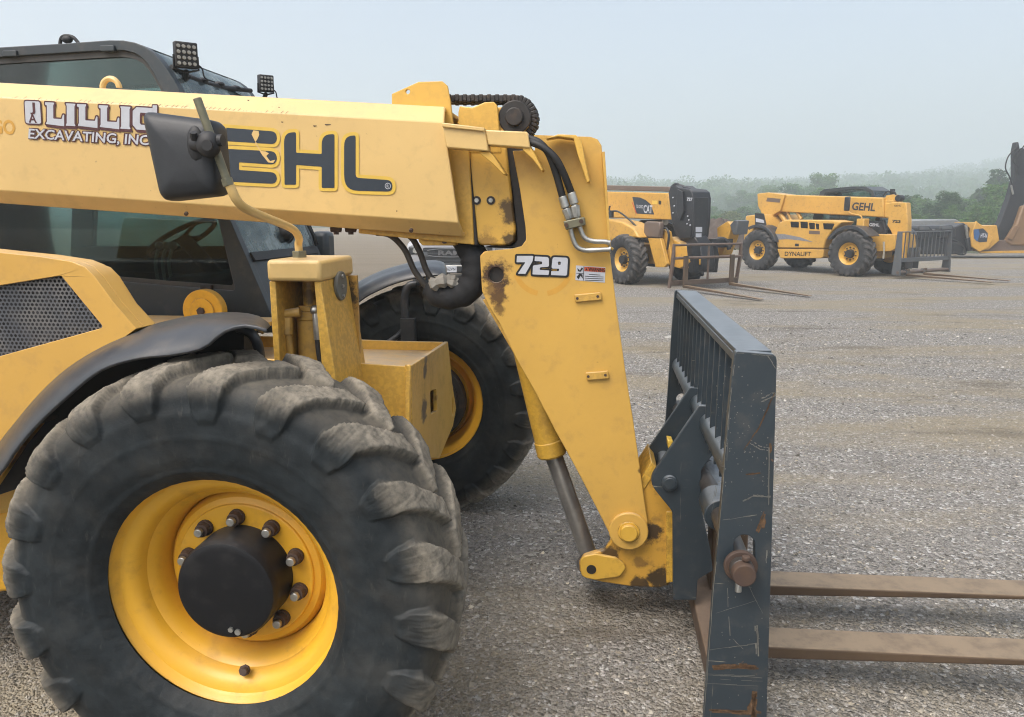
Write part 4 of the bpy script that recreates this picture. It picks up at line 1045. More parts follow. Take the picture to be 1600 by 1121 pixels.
# ---- cab ---------------------------------------------------------
LK = .40
KF = 1.32
roofc = [(-520, 110), (-300, 90), (0, 74), (100, 68), (170, 63), (192, 63.2), (210, 66.5), (226, 73), (239, 82), (251, 95), (262, 110), (271, 124), (279, 138)]
cab_o = roofc + [(312, 222), (346, 312), (362, 350), (386, 405), (428, 502), (440, 520), (-520, 540)]
hole_up = round_poly([(-40, 92, 6), (150, 80, 3), (219, 77, 62), (252, 138, 4), (304, 250, 4), (342, 345, 4), (368, 455, 6), (262, 447, 4), (160, 438, 6), (-40, 432, 6)], seg=5)
hole_rear = round_poly([(-470, 120, 8), (-80, 94, 6), (-80, 430, 6), (-470, 425, 8)], seg=5)
near_o = Q(LK, cab_o)
cab = MB().prism(near_o, LK, LK + .05, [Q(LK, hole_up), Q(LK, hole_rear)]).build('cab', cab_paint, tele, .010, seg=3)
far_up = round_poly([(-10, 110, 6), (200, 100, 26), (250, 150, 8), (330, 335, 4), (345, 372, 6), (215, 385, 4), (130, 378, 6), (40, 366, 6), (-10, 380, 6)], seg=5)
MB().prism(near_o, KF - .05, KF, [Q(LK, hole_up), Q(LK, hole_rear)]).build('far_frame', cab_paint, cab, .010)
sill = Q(LK, [(-60, 395), (360, 395), (372, 460), (-60, 440)])
MB().prism(sill, KF - .07, KF - .02).build('far_door_panel', cab_paint, cab, .01)
px_prism('far_pillar', cab_paint, [(212, 80), (232, 80), (262, 450), (236, 450)], KF - .07, KF - .02, parent=cab, ref=LK)
MB().prism(Q(LK, hole_up), LK + .028, LK + .033).build('side_window', cabglass, cab)
MB().prism(Q(LK, hole_rear), LK + .028, LK + .033).build('side_window', cabglass, cab)
MB().prism(Q(LK, hole_up), KF - .033, KF - .028).build('side_window', windshield, cab)
# seal round the near window
seal = plain('window_seal', (.06, .058, .055), .6)
po = Q(LK, round_poly([(p[0], p[1], 0) for p in hole_up], 0)); cen = (sum(p[0] for p in po) / len(po), sum(p[1] for p in po) / len(po))
inn = [(cen[0] + (p[0] - cen[0]) * .972, cen[1] + (p[1] - cen[1]) * .955) for p in po]
MB().prism(po, LK + .016, LK + .027, [inn]).build('window_seal', seal, cab)
# roof, front panel, floor and rear wall between the two frames
def skin(pts, th=.03, y0=LK + .05, y1=KF - .05):
    p = [Vector(un(*q, LK)) for q in pts]; o = []
    for i, a in enumerate(p):
        d = (p[min(i + 1, len(p) - 1)] - p[max(i - 1, 0)]).normalized(); o.append(a + Vector((d.y, -d.x)) * th)
    return MB().prism([tuple(a) for a in p] + [tuple(a) for a in reversed(o)], y0, y1)
skin(roofc[:8]).build('roof', cab_paint, cab)
skin([(210, 67.5), (226, 74), (239, 83), (251, 96), (262, 111), (279, 140), (312, 224), (346, 314), (362, 352), (384, 403)], .006, LK + .0505, KF - .0505).build('windscreen', frontglass, cab)
skin([(386, 407), (428, 504)], .03).build('front_panel', cab_paint, cab)
skin([(381, 397), (389, 410)], -.012, LK + .05, KF - .05).build('windscreen_sill', black, cab)
skin([(440, 518), (-520, 538)], .02).build('cab_floor', blackgrime, cab)
xr_, zr_ = un(-500, 300, LK)
MB().box(xr_ - .02, xr_ + .01, LK + .05, KF - .05, near_o[-1][1], un(-500, 420, LK)[1]).build('rear_wall', cab_paint, cab)
# hinges over the window, black edge on the windscreen corner
for px in (18, 170):
    x, z = un(px, 77 if px > 100 else 85, LK); MB().box(x - .035, x + .035, LK - .014, LK + .01, z - .012, z + .014).build('window_hinge', cab_paint, cab, .003)
c = un3(323, 449, LK); MB().box(c.x - .03, c.x + .03, LK - .012, LK + .01, c.z - .012, c.z + .012).build('window_latch', black, cab, .004)
# work lights
def work_light(px, py, ly, s, yaw):
    c = un3(px, py, ly)
    rt = Matrix.Rotation(yaw, 3, 'Z') @ Matrix.Rotation(R(6), 3, 'Y')
    ax, ay, az = rt @ Vector((.5, 0, 0)), rt @ Vector((0, .5, 0)), rt @ Vector((0, 0, .5))
    o = MB().obox(c, ax * .055, ay * s, az * s * 1.15).build('work_light', black, cab, .006)
    f = MB()
    for i in range(4):
        for j in range(4):
            q = c + ax * .056 + ay * s * (-.68 + .453 * i) + az * s * 1.1 * (-.68 + .453 * j)
            f.cyl(q, q + ax * .012, s * .095, s * .075, n=8)
    f.build('led', led, o)
    b = MB().tube([c + ay * s * 1.05, c + ay * s * 1.1 - az * s * 1.2, c - az * s * 1.5, c - ay * s * 1.1 - az * s * 1.2, c - ay * s * 1.05], .005, n=6, smooth=False)
    b.cyl(c - az * s * 1.4, c - az * s * 2.1 - ax * .1, .012, n=10)
    b.build('lamp_bracket', black, o)
    w = MB().tube([c - ax * .03 - az * s * .3, c + ay * s * 1.3 - az * s * .9, c + ay * s * 1.6 - az * s * 1.8, c + ay * s * 2.6 - az * s * 2.1 - ax * .05], .0035, n=6)
    w.build('lamp_cable', black, o)
    return o
work_light(290, 87, .47, .100, R(-50))
work_light(415, 131, 1.22, .080, R(-50))
mb = MB().tube([un3(268, 105, .46), un3(300, 122, .62), un3(345, 136, .9), un3(392, 142, 1.2)], .012)
for k in range(4): mb.ball(un3(290 + 26 * k, 120 + 6 * k, .55 + .17 * k), (.03, .03, .014))
mb.build('wiper_motor', black, cab)
mb = MB().tube([un3(476, 342, 1.18), un3(488, 366, 1.20), un3(494, 384, 1.24)], .008).tube([un3(481, 345, 1.2), un3(497, 382, 1.25)], .006)
mb.build('wiper', black, cab)
c = un3(105, 62, .8); MB().tube([c + Vector((-.05, 0, -.06)), c + Vector((-.03, 0, .01)), c + Vector((.03, 0, .012)), c + Vector((.07, 0, -.03))], .009).ball(c + Vector((.0, 0, .0)), (.03, .02, .02)).build('beacon_mount', black, cab)
# seat, steering wheel, levers
MB().loft([[(x + dx, y, z) for dx, y, z in ((0, .62, 0), (.09, .64, 0), (.09, 1.06, 0), (0, 1.08, 0))] for x, z in ((un(130, 440, .85)[0], 1.18), (un(105, 400, .85)[0], 1.45), (un(60, 330, .85)[0], 1.75), (un(45, 290, .85)[0], 1.95))]).build('seat_back', black, cab, .03, seg=3)
MB().box(un(110, 450, .85)[0], un(215, 450, .85)[0], .60, 1.10, 1.10, 1.24).build('seat', black, cab, .03, seg=3)
sc = un3(285, 372, .85)
mb = MB(); ax = Vector((.5, 0, -.85)).normalized(); u_ = Vector((0, 1, 0)); w_ = ax.cross(u_)
rg = [sc + (u_ * math.cos(k * .2618) + w_ * math.sin(k * .2618)) * .19 for k in range(25)]
mb.tube(rg, .014, n=8, smooth=False).tube([sc, sc + ax * .35 + Vector((.1, 0, 0))], .04, smooth=False)
for k in range(3): mb.tube([sc, sc + (u_ * math.cos(k * 2.09) + w_ * math.sin(k * 2.09)) * .19], .010, n=6, smooth=False)
mb.build('steering_wheel', black, cab)
dsh = MB().box(un(318, 400, .85)[0], un(372, 400, .85)[0], .46, 1.24, 1.02, 1.36).build('dashboard', black, cab, .03)
mb = MB()
for px, ly in ((247, .6), (258, .66), (268, .62)):
    mb.tube([un3(px, 440, ly), un3(px - 4, 410, ly), un3(px + 2, 386, ly)], .009, n=8).ball(un3(px + 2, 384, ly), .022)
mb.build('lever', steel, cab)
mf = un3(440, 365, .95); MB().cyl(mf, mf + Vector((.03, -.02, .0)), .06, n=20).ball(mf + Vector((.03, -.02, 0)), .045).build('cab_fan', black, cab)
fm = un3(505, 380, 1.42); MB().box(fm.x - .06, fm.x + .05, 1.36, 1.50, fm.z - .13, fm.z + .07).build('head_lamp_box', cab_paint, cab, .03)
# ================================================================ machines further off
class Frame:
    """own axes of a thing standing elsewhere in the yard"""
    def __init__(s, O, yaw):
        s.O = Vector(O); s.yaw = yaw
        s.u = Vector((math.cos(yaw), -math.sin(yaw), 0)); s.v = Vector((math.sin(yaw), math.cos(yaw), 0))
    def un(s, px, py, ly):
        r = ray(px, py); c = Vector((0, 0, CAM_H))
        w = c + r * ((s.O + s.v * ly - c).dot(s.v) / r.dot(s.v))
        return ((w - s.O).dot(s.u), w.z - s.O.z)
    def un3(s, px, py, ly):
        x, z = s.un(px, py, ly); return Vector((x, ly, z))
    def unx(s, px, py, lx):
        """(y, z) on the crosswise plane x = lx"""
        r = ray(px, py); c = Vector((0, 0, CAM_H))
        w = c + r * ((s.O + s.u * lx - c).dot(s.u) / r.dot(s.u))
        return ((w - s.O).dot(s.v), w.z - s.O.z)
    def q(s, ly, pts): return [s.un(x, y, ly) for x, y in pts]
    def empty(s, name): return empty(name, s.O, -s.yaw)
    def prism(s, name, mat, pts, y0, y1, parent, bevel=.015, **kw): return MB().prism(s.q(y0, pts), y0, y1).build(name, mat, parent, bevel, **kw)
    def cross(s, name, mat, pts, x0, x1, parent, bevel=.01):
        """outline traced on the crosswise plane x = x0 and carried to x1"""
        p = [s.unx(x, y, x0) for x, y in pts]
        mb = MB().prism(p, x0, x1); mb.v = [(y, x, z) for x, y, z in mb.v]
        return mb.build(name, mat, parent, bevel)
yellow_far = paint('weathered_yellow_paint', (.56, .32, .065), chips=.3, dirt=.3, dust=.4, dustcol=(.5, .40, .24))
yellow_cat = paint('deep_yellow_paint', (.54, .30, .05), chips=.3, dirt=.4, dust=.35, dustcol=(.5, .40, .24))
grey_frame = paint('grey_frame_paint', (.085, .095, .105), chips=.4, dirt=.4, dust=.4, dustcol=(.25, .25, .24))
black_far = paint('black_machine_paint', (.018, .020, .024), chips=.2, dirt=.4, dirtcol=(.06, .05, .045), dust=.35, dustcol=(.13, .12, .11))
brown_far = paint('brown_cover_paint', (.13, .095, .075), chips=.2, dirt=.4, dust=.3)
rust_far = paint('rusty_frame', (.115, .08, .062), chips=.3, dirt=.5, dust=.3, dustcol=(.28, .23, .19))
rim_far = paint('yellow_wheel_paint', (.60, .34, .045), chips=.3, dirt=.5, dust=.1)
tv2, tf2 = tyre_data(RO=.66, RR=.315, W=.42, nlug=20, NT_=320, lugh=.036, fine=False, seed=4)
tyre_far = np_mesh('tyre', tv2, tf2); tyre_far.attributes.new('lug', 'FLOAT', 'POINT').data.foreach_set('value', tyre_data.lug); tyre_far.materials.append(tyre_bg)
rimf = MB().lathe([(.335, -.14), (.337, -.155), (.322, -.155), (.30, -.14), (.27, -.10), (.25, -.07), (.235, -.055), (.21, -.06), (.0, -.06)], 40).lathe([(.335, .14), (.322, .155), (.26, .08), (.22, .06), (0, .06)], 40).mesh('rim', 30, False); rimf.materials.append(rim_far)
hubf = MB().cyl((0, -.05, 0), (0, -.17, 0), .13, .11, n=24).mesh('hub_cap'); hubf.materials.append(black_far)
_nm = MB()
for k in range(10):
    a = R(36 * k); _nm.cyl((.175 * math.cos(a), -.055, .175 * math.sin(a)), (.175 * math.cos(a), -.10, .175 * math.sin(a)), .02, n=8)
nutf = _nm.mesh('lug_nuts'); nutf.materials.append(rustbrown)
def far_wheel(parent, x, y, rz=0, s=1.0, spin=0):
    w = empty('wheel', (x, y, .64 * s), rz + (math.pi if y > 0 else 0), parent); w.scale = (s, s, s)
    for nme, me in (('tyre', tyre_far), ('rim', rimf), ('hub_cap', hubf), ('lug_nuts', nutf)):
        o = bpy.data.objects.new(nme, me); COL.objects.link(o); o.parent = w
        o.rotation_euler = (0, spin, 0)
    return w
def far_fender(parent, x, y0, y1, a0=25, a1=165, r=.80, mat=None):
    o = arc(x, .64, r, a0, a1, 14) + list(reversed(arc(x, .64, r - .03, a0, a1, 14)))
    lip = arc(x, .64, r - .01, a0, a1, 14) + list(reversed(arc(x, .64, r - .10, a0 + 3, a1 - 3, 14)))
    return MB().prism(o, y0, y1).prism(lip, y0, y0 + .02).build('fender', mat or plastic, parent, .01, sharp=50)
def far_text(fr, parent, txt, p0, p1, ly, h_px, mat, name='lettering', off=.03, shear=0):
    a, b = fr.un3(*p0, ly), fr.un3(*p1, ly); d = (b - a); w = d.length; d.normalize()
    h = abs(fr.un3(p0[0], p0[1] - h_px, ly).z - a.z)
    mb = MB(); put_text(mb, txt, a, d, (0, 0, 1), h, w, off, shear)
    return mb.build(name, mat, parent, recalc=False)
def far_forks(name, parent, mat, x, ys, ln, z0, z1, sh=.5, w=.13):
    for y in ys:
        p = [(x, sh), (x + .045, sh), (x + .05, z0 + .05), (x + ln, z1 + .02), (x + ln + .02, z1 + .008), (x + ln, z1), (x + .03, z0 - .01), (x, z0 + .02)]
        MB().prism(p, y - w / 2, y + w / 2).build(name, mat, parent, .005)

# ---- telehandler with grey carriage -----------------------------
ga = R(58)
g0 = ground(1328, 432); gv = Vector((math.sin(ga), math.cos(ga), 0))
G = Frame(g0 + gv * 1.0, ga)
gm_ = G.empty('telehandler')
tag(gm_, 'yellow telehandler with grey fork carriage and a row of dark windows along its engine cover', 'telehandler')
xr = G.un(1188, 390, -1.0)[0]
for x, y, s in ((0, -1.0, 1), (0, 1.0, 1), (xr, -1.0, .98), (xr, 1.0, .98)): far_wheel(gm_, x, y, 0, s, x * 3 + y)
far_fender(gm_, 0, -1.22, -.70, 40, 150, .79); far_fender(gm_, xr, -1.22, -.70, 20, 120, .79)
far_fender(gm_, 0, .70, 1.22, 40, 150, .79)
MB().box(xr - .45, .35, -.42, .42, .50, .95).build('chassis_rail', yellow_far, gm_, .02)
for x in (0, xr): MB().cyl((x, -.9, .64), (x, .9, .64), .13, n=16).box(x - .2, x + .2, -.3, .3, .42, .85).build('axle', black_far, gm_, .01)
body = G.prism('engine_cover', yellow_far, [(1209, 366), (1217, 348), (1228, 343.5), (1300, 344), (1316, 347), (1300, 361), (1290, 376), (1287, 389), (1215, 388)], -1.06, -.42, gm_, .04)
G.prism('lower_panel', yellow_far, [(1214, 389), (1287, 390), (1286, 402), (1282, 404), (1219, 404)], -1.04, -.42, gm_, .02)
for a, b, c_, d in ((1235, 1248, 346.5, 356), (1250.5, 1262, 346.7, 357), (1264, 1273, 348.2, 358.5), (1274.5, 1279.5, 349.5, 359), (1286, 1304, 349, 359)):
    G.prism('vent_window', blackglass, round_poly([(a, c_, .8), (b, c_ + .6, .8), (b - (4 if a == 1286 else 0), d, .8), (a + 1, d - .6, .8)], seg=2), -1.066, -1.05, body, 0)
G.prism('swoosh_decal', plain('grey_swoosh', (.22, .22, .23), .5), [(1212, 366), (1225, 366), (1250, 371), (1272, 379), (1250, 376), (1230, 374), (1213, 375)], -1.0635, -1.0615, body, 0)
far_text(G, body, 'DYNALIFT', (1226, 400), (1267, 400.5), -1.043, 6.5, decal_black, off=.02)
G.prism('tow_slot', black_far, [(1242, 381), (1248, 381), (1248, 385), (1242, 385)], -1.066, -1.05, body, 0)
G.prism('decal', brown_far, [(1264, 360.5), (1281, 361.5), (1281, 366.5), (1264, 366)], -1.0632, -1.0615, body, 0)
# rear end
MB().prism([(xr - .75, .75), (xr - .45, .62), (xr + .3, .8), (xr + .2, 1.35), (xr - .2, 1.75), (xr - .72, 1.7)], -.95, .95).build('counterweight', yellow_far, gm_, .04)
rp = G.prism('rear_panel', black_far, [(1179, 333), (1193, 334), (1197, 352), (1180, 357)], -.99, -.955, gm_, .01)
G.prism('lettering', decal_white, [(1181, 341), (1193, 344), (1194, 349), (1181, 347)], -.994, -.991, rp, 0)
# boom and its rear wedge
bo = G.prism('boom', yellow_far, [(1200, 301), (1226, 304.5), (1380, 309), (1381, 340), (1212, 331), (1200, 330)], -.26, .24, gm_, .03)
G.prism('boom_foot', yellow_far, [(1183, 303), (1200, 301), (1226, 304.5), (1219, 330), (1208, 336), (1206, 352), (1199, 352), (1184, 322)], -.34, .32, gm_, .02)
G.prism('decal', brown_far, [(1199, 309), (1220, 311), (1218, 317), (1197, 315)], -.344, -.341, bo, 0)
far_text(G, bo, 'GEHL', (1331, 328), (1367, 330), -.263, 11.5, decal_dark, 'brand_lettering', .03, .1)
for p, q_, r in (((1196, 330), (1207, 350), .07), ((1216, 331), (1228, 347), .075), ((1230, 330), (1236, 345), .045), ((1246, 331), (1252, 343), .06)):
    MB().cyl(G.un3(*p, -.15), G.un3(*q_, -.15), r, n=16).build('lift_cylinder', yellow_far, gm_, .008)
# mirror on the boom side
MB().box(G.un(1320, 310, -.55)[0], G.un(1329, 310, -.55)[0], -.58, -.52, G.un(1320, 330, -.55)[1], G.un(1320, 308, -.55)[1]).build('mirror', black_far, gm_, .03)
MB().tube([G.un3(1325, 330, -.55), G.un3(1330, 334, -.55), G.un3(1345, 338, -.6), G.un3(1346, 345, -.6)], .02).build('mirror_arm', yellow_far, gm_)
# cab on the far side
kx0, kx1 = G.un(1279, 320, .40)[0], G.un(1366, 320, .40)[0]
def roofz(px, py): return G.un(px, py, .40)
co_ = [(1278, 312), (1281, 300), (1287, 296), (1330, 291.5), (1352, 291.5), (1364, 298), (1371, 318), (1376, 345), (1376, 372), (1270, 372), (1270, 340)]
ck = G.prism('cab', cab_paint, co_, .40, .46, gm_, .02)
hole_c = [(1286, 312), (1290, 302), (1332, 296), (1350, 297), (1360, 303), (1368, 340), (1366, 354), (1284, 350)]
bpy.data.objects.remove(ck)
ck = MB().prism(G.q(.40, co_), .40, .46, [G.q(.40, hole_c)]).prism(G.q(.40, co_), 1.24, 1.30, [G.q(.40, hole_c)]).build('cab', cab_paint, gm_, .01)
rf = [Vector(p) for p in G.q(.40, co_[:6])]
MB().prism([tuple(p) for p in rf] + [(p.x, p.y - .05) for p in reversed(rf)], .46, 1.24).build('roof', cab_paint, ck)
MB().prism(G.q(.40, hole_c), .42, .43).build('side_window', windshield, ck); MB().prism(G.q(.40, hole_c), 1.26, 1.27).build('side_window', windshield, ck)
fr_ = G.q(.40, [(1364, 299), (1371, 318), (1376, 345)])
MB().prism(fr_ + [(x - .012, z) for x, z in reversed(fr_)], .46, 1.24).build('windscreen', windshield, ck)
MB().box(kx0, G.un(1376, 360, .4)[0], .46, 1.24, G.un(1330, 372, .4)[1], G.un(1330, 352, .4)[1]).build('cab_floor', black_far, ck)
MB().box(kx0 + .5, kx0 + .62, .6, 1.1, 1.2, 2.1).build('seat_back', black_far, ck, .04)
# tower, chassis box, gooseneck
MB().box(G.un(1340, 345, -.75)[0], G.un(1352, 345, -.75)[0], -.80, -.55, .8, G.un(1345, 342, -.75)[1]).build('tower', yellow_far, gm_, .02)
G.prism('front_box', yellow_far, [(1352, 366), (1398, 367), (1400, 388), (1392, 393), (1362, 394), (1352, 385)], -.50, .50, gm_, .015)
dp = G.prism('dark_panel', black_far, [(1355, 345), (1381, 347), (1381, 366), (1355, 365)], -.16, -.12, gm_, .005)
far_text(G, dp, 'GEHL', (1358, 353.5), (1374, 354), -.164, 4.5, decal_white, 'brand_lettering', .03)
jo = [(1380, 319), (1398, 316), (1416, 317), (1418, 345), (1417, 375), (1414, 405), (1408, 409), (1402, 385), (1392, 362), (1386, 352), (1388, 340), (1381, 340)]
jb = G.prism('gooseneck', yellow_far, jo, -.20, .02, gm_, .02)
far_text(G, jb, '723', (1394, 348), (1407, 348.5), -.203, 4, decal_black, off=.05)
far_text(G, jb, 'GEHL', (1397, 323), (1408, 323), -.203, 2.6, decal_black, 'brand_lettering', .02)
G.prism('inner_boom', yellow_far, [(1372, 313), (1396, 313), (1396, 342), (1372, 340)], -.18, .14, gm_, .01)
G.prism('chain_guard', yellow_far, [(1382, 318), (1384, 306), (1396, 304), (1404, 309), (1405, 318)], -.12, .08, gm_, .01)
c = G.un3(1406, 310, -.05); MB().cyl(c + Vector((0, -.1, 0)), c + Vector((0, .1, 0)), .09, n=18).build('chain_wheel', black_far, gm_, .01)
MB().tube([G.un3(1380, 306, -.1), G.un3(1386, 300, -.1), G.un3(1397, 300, -.1), G.un3(1400, 305, -.1)], .02).box(G.un(1392, 300, 0)[0], G.un(1397, 300, 0)[0], -.05, .05, G.un(1390, 305, 0)[1], G.un(1390, 296, 0)[1]).build('hose_loop', black_far, gm_)
MB().tube([G.un3(1380, 345, -.1), G.un3(1384, 362, -.12), G.un3(1379, 370, -.12), G.un3(1372, 366, -.12)], .05).build('hose_sleeve', sleeve, gm_)
MB().cyl(G.un3(1411, 404, -.24), G.un3(1411, 404, .2), .09, n=20).build('gooseneck_pin', yellow_far, gm_, .01)
G.prism('handle', plain('pale_handle', (.4, .37, .3), .6), [(1379, 378), (1382, 378), (1382, 396), (1381, 405), (1378, 404), (1380, 394)], -.56, -.53, gm_, .005)
# grey carriage
lx = G.un(1411, 404, -.2)[0] + .22
gc = empty('fork_carriage', (0, 0, 0), 0, gm_)
yl, zt = G.unx(1408, 362, lx); yr, _z = G.unx(1486, 359, lx)
def gplate(y): return MB().prism([(lx - .10, zt), (lx + .03, zt), (lx + .10, .10), (lx - .16, .10)], y, y + .03).build('side_plate', grey_frame, gc, .005)
gplate(yl); gplate(yr)
MB().box(lx - .08, lx + .02, yl + .03, yr, zt - .03, zt - .002).build('top_bar', grey_frame, gc, .005)
for k in range(13): y = yl + .12 + (yr - yl - .2) * k / 12; MB().box(lx - .05, lx - .035, y - .02, y + .02, zt - .75, zt - .03).build('slat', grey_frame, gc)
MB().box(lx - .03, lx + .03, yl + .03, yr, zt - .83, zt - .72).build('cross_bar', grey_frame, gc, .005)
MB().cyl((lx + .02, yl - .02, zt - 1.10), (lx + .02, yr + .05, zt - 1.10), .04, n=16).build('fork_shaft', rust_far, gc)
MB().box(lx - .12, lx - .02, yl + .03, yr, .12, .22).build('lower_bar', rust_far, gc, .01)
for y0_ in (yl + .75, yl + 1.05): MB().prism([(lx - .22, .25), (lx - .04, .25), (lx - .04, zt - .45), (lx - .16, zt - .45), (lx - .30, .62)], y0_, y0_ + .03).build('mounting_bracket', grey_frame, gc, .004)
ya, yb_ = G.unx(1418, 420, lx + .05)[0], G.unx(1445, 420, lx + .05)[0]
far_forks('fork', gc, forksteel, lx + .04, (ya, yb_), 2.2, .08, .05, zt - 1.02)
for y in (ya, yb_): MB().cyl((lx + .02, y - .07, zt - 1.10), (lx + .02, y + .07, zt - 1.10), .07, n=16).build('fork_hanger', grey_frame, gc)

# ---- telehandler with black boom head and rusty forks ------------
ca = R(62)
c0 = ground(978, 444); cv_ = Vector((math.sin(ca), math.cos(ca), 0))
K = Frame(c0 + cv_ * 1.0, ca)
km = K.empty('telehandler')
tag(km, 'yellow telehandler with black boom head and open rusty fork frame, beside the large gooseneck', 'telehandler')
for x, y in ((0, -1.0), (0, 1.0), (-3.1, -1.0), (-3.1, 1.0)): far_wheel(km, x, y, 0, .96, x + y)
MB().cyl((0, -.9, .62), (0, .9, .62), .13, n=16).box(-.2, .2, -.3, .3, .42, .85).build('axle', black_far, km, .01)
MB().box(-3.6, .45, -.40, .40, .50, .98).build('chassis_rail', yellow_cat, km, .02)
K.prism('engine_cover', yellow_cat, [(800, 342), (949, 342), (972, 347), (990, 357), (998, 372), (975, 372), (940, 380), (800, 385)], -1.05, -.42, km, .05, seg=4)
kb = K.prism('boom', yellow_cat, [(800, 296), (1044, 302), (1049, 344), (800, 335)], -.26, .22, km, .025)
K.prism('boom_top_cover', brown_far, [(800, 286), (1046, 292), (1047, 300), (800, 294)], -.24, .22, km, .02)
dc = K.prism('decal', decal_dark, [(988, 308), (1000, 309), (1009, 313), (1017, 320), (1022, 335.5), (994, 334)], -.2645, -.261, kb, 0)
K.prism('decal_stripe', decal_red, [(987, 316), (988, 316), (995.5, 334), (993.5, 334)], -.2645, -.261, kb, 0)
far_text(K, dc, 'CAT', (1005.5, 332.5), (1019, 333.5), -.267, 12.0, decal_white, 'brand_lettering', .02)
far_text(K, dc, 'TL1255D', (994, 325), (1005, 325.8), -.267, 4.8, decal_white, 'model_lettering', .01)
K.prism('label', decal_yellow, [(1019, 313.5), (1027, 314), (1027, 319.5), (1019, 319)], -.2635, -.261, kb, 0)
K.prism('label', decal_black, [(1029, 313.5), (1033, 314), (1033, 320), (1029, 319.5)], -.2635, -.261, kb, 0)
kh = K.prism('boom_head', black_far, [(1044, 300), (1048, 291), (1055, 290), (1060, 294), (1076, 296), (1081, 300), (1083, 310), (1082, 345), (1079, 372), (1062, 374), (1055, 366), (1049, 345)], -.30, .26, km, .02)
far_text(K, kh, '727', (1073, 314), (1082, 314.3), -.304, 4.8, decal_white, off=.04)
mb = MB()
for px, py in ((1052, 309), (1054, 322), (1052, 333), (1062, 306), (1063, 318), (1075, 338), (1077, 344), (1074, 350), (1079, 352)):
    c = K.un3(px, py, -.30); mb.cyl(c, c + Vector((0, -.02, 0)), .018, n=8)
mb.build('head_bolt', decal_white, kh)
K.prism('head_rib', black_far, [(1058, 296), (1066, 300), (1068, 330), (1062, 345), (1056, 330)], -.36, -.30, kh, .01)
MB().tube([K.un3(1046, 296, -.1), K.un3(1056, 288, -.1), K.un3(1066, 293, -.1), K.un3(1080, 298, -.1), K.un3(1082, 312, -.12)], .035).tube([K.un3(1050, 300, .02), K.un3(1060, 290, .02), K.un3(1074, 294, .02)], .03).build('hose_loop', black_far, kh)
px0 = K.un(1084, 340, -.35)[0]
K.cross('black_panel', black_far, [(1083, 309), (1105.5, 309), (1105.5, 337), (1102, 368), (1081, 371)], px0 + .1, px0 + .14, km, .01)
for pts in ([(1087, 355), (1097, 355), (1097, 363), (1087, 363)], [(1087, 365), (1096, 365), (1096, 371), (1087, 371)]):
    K.cross('panel_label', decal_white, pts, px0 + .141, px0 + .144, km, 0)
K.prism('jib', black_far, [(1062, 372), (1082, 366), (1094, 384), (1098, 415), (1096, 425), (1084, 426), (1076, 400)], -.22, .18, km, .02)
K.cross('jib_face', black_far, [(1080, 380), (1120, 382), (1124, 400), (1121, 426), (1084, 426)], px0 + .12, px0 - .05, km, .01)
K.cross('pin_boss', yellow_cat, [(1094, 405), (1099, 405), (1099, 414), (1094, 414)], px0 + .16, px0 + .10, km, .01)
# tower with its brown cover, front box, lamp
K.prism('tower_cover', brown_far, [(1006, 349), (1010, 346), (1030, 347), (1031, 352), (1029, 372), (1005, 371)], -.80, -.66, km, .03)
K.prism('tower', yellow_cat, [(1012, 372), (1032, 373), (1042, 413), (1038, 418), (1024, 418)], -.78, -.68, km, .015)
K.prism('tower', yellow_cat, [(1030, 365), (1034, 358), (1042, 362), (1048, 395), (1046, 415), (1038, 415)], -.60, -.45, km, .015)
K.prism('front_box', yellow_cat, [(1042, 370), (1062, 380), (1076, 388), (1078, 410), (1062, 420), (1046, 415)], -.44, .44, km, .015)
MB().box(K.un(1036, 372, -.3)[0], K.un(1070, 385, -.3)[0], -.42, .42, 1.02, 1.06).build('deck_plate', brown_far, km, .005)
c = K.un3(1038, 347, -.1); MB().cyl(c, c + Vector((.06, 0, 0)), .09, n=20).build('work_lamp', led, km, .01)
MB().tube([K.un3(953, 322, -.95), K.un3(953, 330, -.95), K.un3(966, 331, -.95), K.un3(985, 345, -.9), K.un3(998, 360, -.8), K.un3(1006, 378, -.75)], .022).box(K.un(951, 335, -.95)[0], K.un(958, 335, -.95)[0], -1.0, -.93, K.un(955, 340, -.95)[1], K.un(955, 331, -.95)[1]).build('mirror_arm', black_far, km)
MB().tube([K.un3(1036, 357, -.62), K.un3(1042, 358, -.62), K.un3(1045, 368, -.62), K.un3(1043, 390, -.6)], .028).build('hose_loop', black_far, km)
# cab shell, low behind the boom
kc = K.q(.35, [(985, 352), (1000, 344), (1032, 343), (1052, 352), (1058, 372), (1060, 385), (985, 385)])
kcab = MB().prism(kc, .38, .44).prism(kc, 1.2, 1.26).box(kc[0][0], kc[-2][0], .44, 1.2, .95, 1.1).build('cab', cab_paint, km, .01)
MB().prism(K.q(.35, [(990, 352), (1002, 347), (1030, 346), (1046, 353), (1050, 366), (990, 366)]), .372, .378).build('side_window', cabglass, kcab)
MB().prism([kc[3], kc[4], (kc[4][0] - .02, kc[4][1]), (kc[3][0] - .02, kc[3][1])], .44, 1.2).build('windscreen', windshield, kcab)
# far tower with its grey cap
K.prism('tower', yellow_cat, [(1120, 356), (1136, 346), (1143, 352), (1138, 372), (1128, 398), (1122, 400)], .62, .95, km, .02)
K.prism('tower_cover', grey_frame, [(1140, 352), (1147, 344), (1153, 345), (1150, 367), (1145, 367)], .60, .97, km, .02)
MB().box(.2, .5, .40, .75, 1.2, 1.5).build('valve_block', black_far, km, .04)
